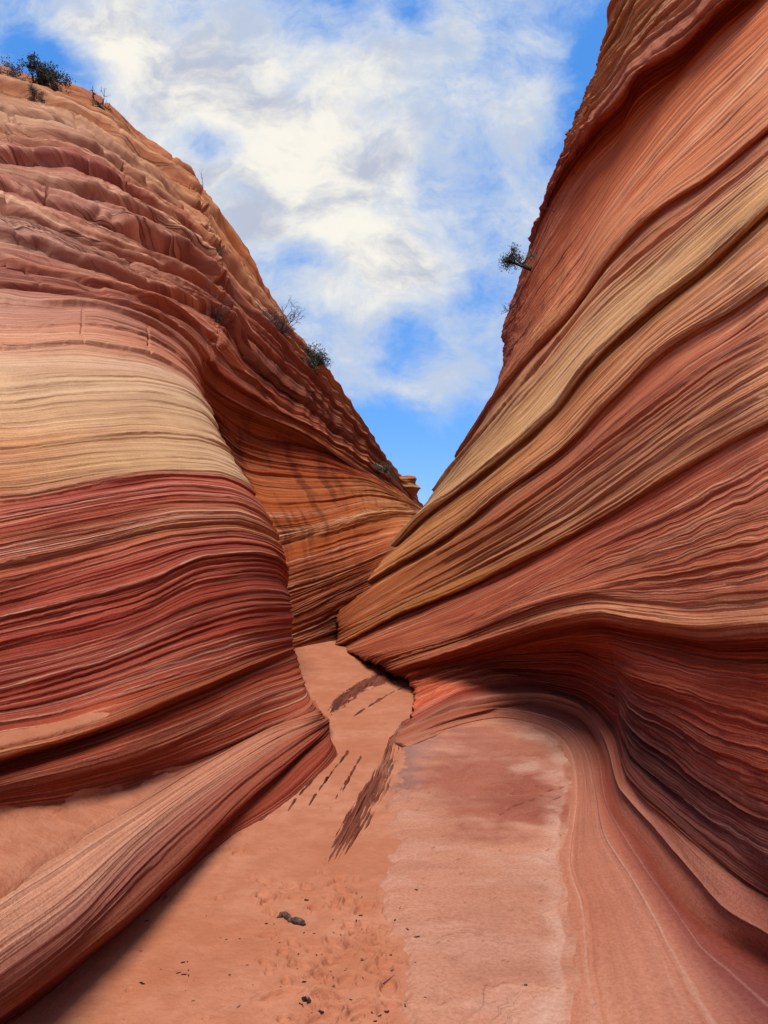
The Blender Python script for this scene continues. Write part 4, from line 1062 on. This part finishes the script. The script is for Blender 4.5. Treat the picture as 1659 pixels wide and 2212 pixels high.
# thin laminae standing on edge, stepping down to the left of the rib
wid = np.interp(ra, [0, .2, .45, .8, 1], [8, 16, 44, 46, 30])
wv = rd + 5 * pnoise(ra * 10, rd * .03, 97) + 2.5 * pnoise(ra * 34, rd * .06, 99)
q = -wv / wid
lamp = wv / 8.0
saw = lamp - np.floor(lamp)
saw = np.where(saw < .75, saw / .75, (1 - saw) / .25)
ribenv = sstep(.02, .22, ra) * (1 - sstep(.68, 1.0, ra + .10 * nfl))
body = np.where(wv < 0, 1 - .9 * np.clip(q, 0, 1.4), np.exp(-(wv / np.interp(ra, [0, .35, .6, 1], [7, 9, 22, 26])) ** 2) * .9 + .1)
hs = -.07 + .088 * slab + .013 * nfl * slab
hrib = (-.05 + (.044 * body + .068 * saw * np.clip(body * 2, 0, 1) * (.7 + .5 * pnoise(ra * 14, np.floor(lamp) * 3.1, 93))) * ribenv + .012 * pnoise(ra * 18, lamp * .7, 96) * ribenv)
hr = np.maximum(hs, hrib)
# second rib: the buried end of the overhanging lip
r2, a2 = polydist(FX, FY, [(900, 1436), (840, 1458), (780, 1486), (738, 1512), (712, 1540), (690, 1570)])
rib2 = np.exp(-(r2 / 15.0) ** 2) * (1 - sstep(.75, 1, a2))
l2 = r2 / 5.5 + 1.2 * pnoise(a2 * 9, r2 * .1, 94)
lam2 = (l2 - np.floor(l2))
hr2 = -.05 + .055 * rib2 + .05 * lam2 * sstep(.1, .4, rib2) * (1 - .5 * a2)
hr = np.maximum(hr, hr2)
fine = np.zeros_like(hr)
# faint laminae breaking the sand left of the rib
for (pts, hgt, ww) in [([(762, 1610), (720, 1665), (680, 1720), (655, 1760)], .062, 4), ([(740, 1615), (690, 1670), (640, 1725), (608, 1775)], .064, 4), ([(785, 1625), (755, 1680), (735, 1720)], .066, 4),
                       ([(775, 1640), (740, 1700), (700, 1770)], .056, 3), ([(720, 1640), (660, 1690), (590, 1750), (540, 1790)], .058, 5), ([(900, 1470), (840, 1500), (790, 1530), (745, 1560)], .06, 4), ([(1000, 1522), (930, 1538), (870, 1562), (850, 1585)], .066, 5)]:
    d3, a3 = polydist(FX, FY, pts)
    h3 = (-.05 + hgt * np.exp(-(d3 / ww) ** 2) * (1.0 + .5 * pnoise(a3 * 12, d3 * .1, len(pts))) * sstep(0, .12, a3) * (1 - sstep(.85, 1, a3)))
    fine = np.maximum(fine, h3 > hr)
    hr = np.maximum(hr, h3)
hr = hr + .0025 * nf2
# edges far outside the slab dive under the sand
ins = sstep(480, 560, FX) * (1 - sstep(1300, 1400, FX))
hr = hr * ins - .08 * (1 - ins)
Vr = FW.copy()
Vr[..., 2] = hr
# slab colours: pale skin, red heart, lilac stain, white right rim (all marks in the stone)
sc = np.zeros(FX.shape + (3,)) + np.array(lin('c08468'))


def paint(mask, h):
    global sc
    sc = sc * (1 - mask[..., None]) + np.array(lin(h)) * mask[..., None]


fl2 = fbm(X * 1.6 + Yw * .5, Yw * 3.4, 5, 101)
ps = fbm(X * 1.1 + Yw * .8, Yw * 7.5, 5, 103)
paint(.75 * sstep(.05, .35, fl2), 'c79076')
paint(.5 * sstep(.0, .5, ps), 'b57a60')


def blobm(cx, cy, rx, ry, k=.5, rot=0.0):
    dx, dy = FX - cx, FY - cy
    c, s_ = math.cos(rot), math.sin(rot)
    r = np.hypot((dx * c + dy * s_) / rx, (-dx * s_ + dy * c) / ry) + k * fl2 + .25 * nf2
    return 1 - sstep(.35, 1.15, r)


paint(.85 * blobm(1075, 1690, 190, 130), 'a05c48')
paint(.6 * blobm(1150, 1735, 110, 70), '96503e')
paint(.7 * blobm(1060, 1610, 160, 50), 'aa6a55')
paint(.75 * blobm(872, 1650, 45, 90), '946a60')
paint(.5 * blobm(905, 1610, 60, 40), '9c7064')
paint(.9 * blobm(1140, 1662, 44, 15, .3, -.15), 'c4937c')
paint(.5 * blobm(1060, 2060, 260, 90), 'b07860')
paint(.55 * blobm(900, 2130, 110, 140), 'c48a6c')
rim = np.interp(FY, [1560, 1600, 1640, 1705, 1780, 1862, 1955, 2100, 2212, 2400], [1150, 1205, 1222, 1226, 1215, 1198, 1212, 1216, 1222, 1235])
rd_ = rim - FX + 26 * fbm(Yw * 2.2, X * .6, 4, 107)
paint(.6 * sstep(70, 10, rd_ + 70 * nfl) * sstep(-4, 4, rd_) * sstep(1560, 1600, FY) * (.55 + .45 * sstep(-.2, .2, fbm(X * 3, Yw * 3, 3, 109))), 'd2a48c')
pits = np.zeros_like(FX)
pr_ = np.random.RandomState(23)
marks = [(1120, 1742, 16, 2.4), (1150, 1732, 9, 1.6), (1186, 1715, 12, 2.2), (1215, 1707, 8, 1.8), (1238, 1700, 10, 1.6), (1205, 1728, 12, 2), (1188, 1737, 6, 1.4), (1098, 1752, 7, 1.4), (1084, 1762, 8, 1.5), (1160, 1704, 5, 1.2)]
marks += [(pr_.uniform(900, 1220), pr_.uniform(1690, 2200), pr_.uniform(2, 6), pr_.uniform(.8, 1.5)) for _ in range(46)]
for (cx, cy, rx, ry) in marks:
    a0, a1 = np.searchsorted(gxp, [cx - 3 * rx, cx + 3 * rx])
    b0, b1 = np.searchsorted(gyp, [cy - 3 * rx, cy + 3 * rx])
    dx, dy = FX[b0:b1, a0:a1] - cx, FY[b0:b1, a0:a1] - cy
    r = np.hypot((dx * .94 - dy * .34) / rx, (dx * .34 + dy * .94) / max(ry, 1.3)) + .5 * nf2[b0:b1, a0:a1]
    pits[b0:b1, a0:a1] = np.maximum(pits[b0:b1, a0:a1], 1 - sstep(.5, 1.1, r))
paint(.75 * pits, '5a2a22')
Vr[..., 2] -= .012 * pits
rbm = np.maximum(sstep(-.004, .008, hrib - hs), fine * .9)
paint(.7 * rbm, 'a8664c')
paint(.9 * sstep(-.004, .004, hr2 - hs), '8a4a38')
fxr = np.zeros(FX.shape + (3,))
fxr[..., 0] = .12
fxr[..., 1] = .16 + .5 * rbm
bedr = np.stack([X * 9 + Yw * 3, Yw * 17 - X * 12 + 10 * nfl, X * 0], -1)
ribbed = np.stack([ra * 6, wv * 3.5, X * 0], -1)
bedr = bedr * (1 - rbm[..., None]) + ribbed * rbm[..., None]
i0, i1 = np.searchsorted(gxp, [470, 1420])
j0 = np.searchsorted(gyp, 1400)
tag(mesh_grid('rock_floor', Vr[j0:, i0:i1], {'bed': bedr[j0:, i0:i1], 'rockcol': sc[j0:, i0:i1], 'fx': fxr[j0:, i0:i1]}, ROCK, None, True), kind='structure')

# sand
hsand = .010 * fbm(X * 1.3, Yw * 1.3, 4, 111) + .004 * fbm(X * 7, Yw * 7, 4, 113)
hsand -= .10 * sstep(30, 140, FX - slab_left + 30 * nfl) * sstep(1520, 1580, FY + (FX - 880) * .2)
hsand -= .12 * sstep(40, 120, FX - 900 - (FY - 1500) * .2) * sstep(1555, 1600, FY)
# drift against the ledge and low swell
hsand += .012 * np.exp(-((X + 1.2) / .4) ** 2)
fp = np.random.RandomState(4)
prints = [(820, 2095, 34, 16, .1), (745, 2122, 26, 16, -.5), (1005 * .73, 2040, 30, 12, .2), (655, 2085, 36, 14, .1), (730, 2075, 40, 10, -.3), (838, 2135, 20, 22, .2), (780, 2195, 44, 20, -.3), (700, 2205, 44, 18, -.25), (620, 2118, 14, 12, 0), (605, 2150, 50, 12, -.2), (690, 2055, 30, 10, .1), (845, 2175, 24, 10, 0)]
for _ in range(60):
    prints.append((fp.uniform(560, 850), fp.uniform(1900, 2230), fp.uniform(8, 28), fp.uniform(5, 11), fp.uniform(-.6, .4)))
for _ in range(50):
    prints.append((fp.uniform(200, 860), fp.uniform(1800, 2300), fp.uniform(6, 16), fp.uniform(3, 7), fp.uniform(-.6, .4)))
for (cx, cy, rx, ry, rot) in prints:
    a0, a1 = np.searchsorted(gxp, [cx - 3 * rx, cx + 3 * rx])
    b0, b1 = np.searchsorted(gyp, [cy - 3 * rx, cy + 3 * rx])
    dx, dy = FX[b0:b1, a0:a1] - cx, FY[b0:b1, a0:a1] - cy
    c, s_ = math.cos(rot), math.sin(rot)
    r = np.hypot((dx * c + dy * s_) / rx, (-dx * s_ + dy * c) / ry) + .25 * nf2[b0:b1, a0:a1]
    dep = .017 * min(1.0, rx / 22)
    hsand[b0:b1, a0:a1] += dep * (-(1 - sstep(.7, 1.0, r)) + .45 * np.exp(-((r - 1.15) / .18) ** 2))
Vsd = FW.copy()
Vsd[..., 2] = hsand
rows_ = []
for k_, y_ in enumerate((1.2, .7, 0, -1.5, -5, -12)):
    r_ = Vsd[-1].copy()
    r_[:, 0] *= 1 + .7 * (k_ + 1)
    r_[:, 1] = y_
    r_[:, 2] = 0
    rows_.append(r_)
Vsd = np.concatenate([Vsd, np.array(rows_)], 0)
tag(mesh_grid('sand_floor', Vsd, {}, SAND, None, True), kind='structure')


def floor_at(x, y):
    i = min(max(int(np.searchsorted(gxp, x)), 0), len(gxp) - 1)
    j = min(max(int(np.searchsorted(gyp, y)), 0), len(gyp) - 1)
    z = max(hsand[j, i], hr[j, i])
    return Vector((FW[j, i, 0], FW[j, i, 1], z))


# far desert ground under everything, out to the horizon
gs = np.linspace(-1, 1, 41)
gs = np.sign(gs) * np.abs(gs) ** 3 * 1500
GX2, GY2 = np.meshgrid(gs, gs)
VG = np.stack([GX2, GY2, -1.2 + 0 * GX2], -1)
tag(mesh_grid('ground', VG, {}, GROUND, None, False), kind='structure')


# ------------------------------------------------------------------ shrubs and trees
def tubes_to_mesh(name, segs, mat, parent, sides=5):
    """segs: list of polylines [(point, radius), ...]"""
    vs, fs = [], []
    for pl in segs:
        base = len(vs)
        n = len(pl)
        for k, (p, r) in enumerate(pl):
            d = (pl[min(k + 1, n - 1)][0] - pl[max(k - 1, 0)][0])
            if d.length < 1e-9:
                d = Vector((0, 0, 1))
            d.normalize()
            a = d.orthogonal().normalized()
            b = d.cross(a)
            for s in range(sides):
                an = 2 * math.pi * s / sides
                vs.append(p + (a * math.cos(an) + b * math.sin(an)) * r)
        for k in range(n - 1):
            for s in range(sides):
                s2 = (s + 1) % sides
                fs.append((base + k * sides + s, base + k * sides + s2, base + (k + 1) * sides + s2, base + (k + 1) * sides + s))
        fs.append(tuple(base + s for s in reversed(range(sides))))
        fs.append(tuple(base + (n - 1) * sides + s for s in range(sides)))
    me = bpy.data.meshes.new(name)
    me.from_pydata(vs, [], fs)
    me.materials.append(mat)
    me.shade_smooth()
    o = bpy.data.objects.new(name, me)
    COL.objects.link(o)
    o.parent = parent
    return o


def leaves_mesh(name, pts, size, mat, parent, rs):
    vs, fs = [], []
    for p in pts:
        d = Vector((rs.gauss(0, 1), rs.gauss(0, 1), rs.gauss(0, 1))).normalized()
        e = d.orthogonal().normalized()
        s = size * rs.uniform(.6, 1.4)
        b = len(vs)
        vs += [p + d * s, p + e * s * .45, p - d * s, p - e * s * .45]
        fs.append((b, b + 1, b + 2, b + 3))
    me = bpy.data.meshes.new(name)
    me.from_pydata(vs, [], fs)
    me.materials.append(mat)
    o = bpy.data.objects.new(name, me)
    COL.objects.link(o)
    o.parent = parent
    return o


def plant(name, px, py, size_px, surf, label, cat, up=(0, 0, 1), stems=5, depth=4, leafy=0.0, leaf=LEAF, bark=BARK, spread=.9, seed=1, root=None, thick=.03, squash=1.0, group=None, first=.38, side=0.0):
    rs = random.Random(seed)
    if root is None:
        p, Yd = surf.near(px, py)
    else:
        Yd = root
        p = Vector(world(np.float64(px), np.float64(py), np.float64(Yd)))
    H = size_px * Yd / F
    t = empty(name, p, label, cat, group)
    segs, tips = [], []
    up = Vector(up).normalized()

    def grow(pos, d, ln, r, lev):
        pl = [(pos.copy(), r)]
        n = 3
        q = pos.copy()
        dd = d.copy()
        for k in range(n):
            dd = (dd + Vector((rs.gauss(0, .2), rs.gauss(0, .2), rs.gauss(0, .16)))).normalized()
            q = q + dd * ln / n
            pl.append((q.copy(), r * (1 - .45 * (k + 1) / n)))
        segs.append(pl)
        if lev <= 0:
            tips.extend([pl[-1][0], pl[-2][0]])
            return
        nb = rs.choice((2, 3, 3, 4))
        for k in range(nb):
            nd = (dd + Vector((rs.gauss(0, spread), rs.gauss(0, spread), rs.gauss(.12, spread * .7 * squash)))).normalized()
            at = pl[rs.choice((1, 2, 3, 3))][0]
            grow(at, nd, ln * rs.uniform(.5, .8), r * .55, lev - 1)
        if lev <= 1:
            tips.append(pl[-1][0])

    for k in range(stems):
        d = (up + Vector((rs.gauss(side, spread * .7), rs.gauss(0, spread * .7), rs.gauss(.1, .25)))).normalized()
        grow(Vector((0, 0, -.06 * H)), d, H * first * rs.uniform(.8, 1.2), H * thick, depth)
    tubes_to_mesh('trunk' if stems == 1 else 'stems', [s for s in segs], bark, t, 4)
    if leafy > 0:
        pts = []
        for tp in tips:
            for _ in range(int(leafy)):
                pts.append(tp + Vector((rs.gauss(0, 1), rs.gauss(0, 1), rs.gauss(0, 1))) * H * .05)
        leaves_mesh('crown' if stems == 1 else 'foliage', pts, H * .028, leaf, t, rs)
    return t


plant('juniper_tree', 80, 192, 88, SL, 'rounded dark juniper at the very top left of the left cliff rim', 'tree', stems=3, depth=4, leafy=5, spread=.75, seed=3, thick=.035, squash=.7, first=.36)
plant('dry_shrub', 36, 180, 66, SL, 'grey twiggy shrub with a forked bare spire, left of the rim juniper', 'shrub', stems=5, depth=3, leafy=3, leaf=LEAF2, bark=TWIG, seed=5, thick=.025, first=.45)
plant('dry_shrub', 84, 212, 44, SL, 'low grey brush just below the juniper on the left rim', 'shrub', stems=7, depth=3, leafy=4, leaf=LEAF2, bark=TWIG, seed=6, thick=.02)
plant('dry_shrub', 122, 205, 24, SL, 'small dark clump on the rim to the right of the juniper', 'shrub', stems=6, depth=3, leafy=3, leaf=LEAF, bark=TWIG, seed=8, thick=.02)
plant('bare_tree', 236, 254, 92, SL, 'small bare bent tree leaning off the left rim against the cloud', 'tree', up=(.25, 0, 1), stems=1, depth=5, leafy=0, leaf=LEAF2, spread=.75, seed=12, thick=.045, first=.42)
plant('dry_twig', 394, 372, 33, SL, 'single curved dry twig on the left rim above the ochre notch', 'twig', up=(-.5, 0, 1), stems=1, depth=1, spread=.4, seed=14, thick=.03, bark=TWIG, first=.7)
plant('dry_twig', 441, 425, 39, SL, 'thin upright forked twig on the left rim at the step', 'twig', up=(.2, 0, 1), stems=1, depth=1, spread=.4, seed=15, thick=.02, bark=TWIG, first=.8)
plant('dry_shrub', 476, 690, 93, SL, 'grey leafless shrub growing out of the left cliff face below the rim', 'shrub', stems=9, depth=4, spread=.7, seed=21, bark=TWIG, thick=.014)
plant('dry_shrub', 463, 555, 33, SL, 'tiny dark tuft in a crack high on the left cliff', 'shrub', stems=7, depth=3, leafy=3, leaf=LEAF, bark=TWIG, seed=22, thick=.02)
plant('dry_shrub', 608, 722, 93, SL, 'largest wiry dark shrub sticking out from the left rim halfway down', 'shrub', up=(.35, -.2, .8), stems=9, depth=4, leafy=0, seed=23, bark=TWIG, thick=.018, spread=.8)
plant('dry_shrub', 578, 700, 60, SL, 'thin greyish brush beside the largest wiry rim shrub', 'shrub', stems=8, depth=3, leafy=1, leaf=LEAF2, seed=24, bark=TWIG, thick=.014)
plant('dry_shrub', 680, 795, 72, SL, 'dark bushy shrub on the left rim below the largest wiry one', 'shrub', up=(.35, -.2, .9), stems=7, depth=4, leafy=2, leaf=LEAF, seed=25, bark=BARK, thick=.025, spread=.75)
plant('dry_shrub', 828, 1018, 45, SL, 'dark green bush low on the left rim above the rock outcrop', 'shrub', up=(.3, -.3, 1), stems=6, depth=3, leafy=5, leaf=LEAF, seed=26, bark=BARK, thick=.025)
plant('dry_shrub', 846, 1036, 27, SL, 'smaller dark bush touching the rock outcrop in the gap', 'shrub', up=(.3, -.3, 1), stems=5, depth=3, leafy=5, leaf=LEAF, seed=27, bark=BARK, thick=.025)
plant('bare_tree', 1136, 575, 87, SR, 'crooked little tree jutting sideways from the right cliff edge over the gap', 'tree', up=(-1, -.1, .35), stems=1, depth=5, leafy=2, leaf=LEAF, spread=.8, seed=31, thick=.06, first=.42)
plant('dry_shrub', 1096, 662, 39, SR, 'wispy twig bush hanging off the right cliff edge below the crooked tree', 'shrub', up=(-1, -.1, .4), stems=4, depth=3, leafy=0, seed=33, bark=TWIG, thick=.03)
plant('dry_twig', 1186, 455, 27, SR, 'hair thin twig on the right cliff edge above the crooked tree', 'twig', up=(-.8, 0, .8), stems=2, depth=1, spread=.4, seed=35, bark=TWIG, thick=.02, first=.7)


# ------------------------------------------------------------------ the small outcrop in the gap
def outcrop():
    Yd = 25.0
    prof = [  # picture height, left and right outline
        (1082, 884, 892), (1070, 874, 897), (1062, 866, 905), (1055, 858, 908), (1050, 852, 903), (1045, 850, 896), (1040, 852, 900), (1034, 856, 902), (1030, 862, 898), (1028, 872, 890), (1027, 878, 884)]
    o = empty('rock_outcrop', Vector(world(np.float64(888), np.float64(1085), np.float64(Yd))), 'small ochre overhanging rock knob standing in the gap between the cliffs', 'rock')
    nseg, nlev = 40, 60
    ys = np.linspace(prof[0][0], prof[-1][0], nlev)
    pr = np.array(prof)[::-1]
    le = np.interp(ys, pr[:, 0], pr[:, 1])
    re = np.interp(ys, pr[:, 0], pr[:, 2])
    an = np.linspace(0, 2 * np.pi, nseg + 1)
    V = np.zeros((nlev, nseg + 1, 3))
    base = np.array(o.location)
    for k in range(nlev):
        c = world(np.float64((le[k] + re[k]) / 2), np.float64(ys[k]), np.float64(Yd))
        r = (re[k] - le[k]) / 2 * Yd / F
        rr = r * (1 + .16 * pnoise(np.cos(an) * 2 + 5, np.sin(an) * 2 + ys[k] * .12, 5) + .10 * pnoise(an * 0 + ys[k] * .35, np.cos(an) * .8, 6))
        V[k, :, 0] = c[0] + rr * np.cos(an)
        V[k, :, 1] = c[1] + rr * np.sin(an) * 1.1
        V[k, :, 2] = c[2]
    V = V - base
    t = np.broadcast_to(ys[:, None] * 3.2, (nlev, nseg + 1))
    s = np.broadcast_to(an[None, :] * 1.5, t.shape)
    colr = np.zeros(t.shape + (3,)) + np.array(lin('b0683a'))
    pale = (sstep(1044, 1049, ys) * (1 - sstep(1052, 1056, ys)))[:, None, None]
    colr = colr * (1 - pale) + pale * np.array(lin('bd9060'))
    mesh_grid('rock_body', V, {'bed': np.stack([s, t, 0 * s], -1), 'rockcol': colr, 'fx': np.stack([.4 + 0 * t, .8 + 0 * t, 0 * t], -1)}, ROCK, o, False)


outcrop()


# ------------------------------------------------------------------ driftwood and litter
def stick(name, pts, mat, label, cat, group=None, parts=None):
    ps = [(floor_at(x, y) + Vector((0, 0, r * .75 * 1.0)), r) for (x, y, r) in pts]
    root = ps[0][0].copy()
    o = empty(name, root, label, cat, group) if parts else None
    vs = [[(p - root, r) for p, r in ps]]
    m = tubes_to_mesh(name if not parts else parts, vs, mat, o, 9)
    if not parts:
        m.location = root
        tag(m, label, cat, group)
    return m


def rough(o, amt, sc_, seed):
    me = o.data
    co = np.zeros(len(me.vertices) * 3)
    me.vertices.foreach_get('co', co)
    co = co.reshape(-1, 3)
    co += amt * np.stack([pnoise(co[:, 0] * sc_, co[:, 1] * sc_ + co[:, 2] * sc_, seed + k) for k in range(3)], -1)
    me.vertices.foreach_set('co', co.reshape(-1))
    me.update()


d = stick('driftwood', [(596, 1976, .004), (600, 1977, .011), (607, 1978, .013), (615, 1981, .014), (621, 1984, .012), (626, 1985, .011), (632, 1988, .014), (638, 1991, .016), (645, 1993, .014), (652, 1995, .013), (656, 1996, .011), (657, 1996, .004)], WOOD,
          'thick weathered driftwood stick lying alone on the sand near the centre', 'driftwood')
rough(d, .006, 40, 3)
d = stick('wood_chip', [(651, 2157, .003), (654, 2160, .006), (659, 2164, .009), (664, 2168, .008), (669, 2169, .004), (671, 2169, .002)], CHIP, 'dark curled wood chip on the sand near the bottom edge', 'wood chip')
rough(d, .004, 40, 5)
stick('twig', [(645, 2170, .003), (650, 2173, .0035), (655, 2176, .003)], CHIP, 'short straight twig right beside the dark curled wood chip', 'twig')
stick('twig', [(825, 2120, .0015), (838, 2116, .002), (850, 2113, .001)], CHIP, 'long thin hair of a twig on the sand beside the rock slab', 'twig')
stick('twig', [(1500, 0, 0)][:0] or [(892, 2032, .002), (905, 2032, .003)], CHIP, 'lone dark twig on the pale slab close to its left edge', 'twig')
stick('twig', [(1130, 2140, .002), (1139, 2139, .003)], CHIP, 'lone dark twig on the lower part of the slab', 'twig')
lit = random.Random(17)
proto = None
for k in range(110):
    x = lit.gauss(770, 90)
    y = 1900 + 330 * lit.random() ** .8
    if k % 4 == 0:
        x, y = lit.uniform(300, 700), lit.uniform(1950, 2230)
    if not (200 < x < 1000):
        x = 760
    ln = .003 + .009 * lit.random() ** 2.2
    p = floor_at(x, y)
    if proto is None:
        segs = [[(Vector((-1, 0, 0)), .05), (Vector((-.4, .08, .02)), .13), (Vector((.3, -.05, .0)), .14), (Vector((1, .06, .02)), .06)]]
        proto = tubes_to_mesh('twig', segs, CHIP, None, 5)
        o = proto
    else:
        o = proto.copy()
        COL.objects.link(o)
    o.location = p + Vector((0, 0, .0015))
    o.rotation_euler = (0, 0, lit.uniform(-1.4, 1.6))
    w = lit.uniform(.8, 3.2)
    o.scale = (ln, ln * w, ln * w)
    tag(o, 'tiny dark twig crumb scattered on the sand', 'twig', 'twig crumbs on the sand')
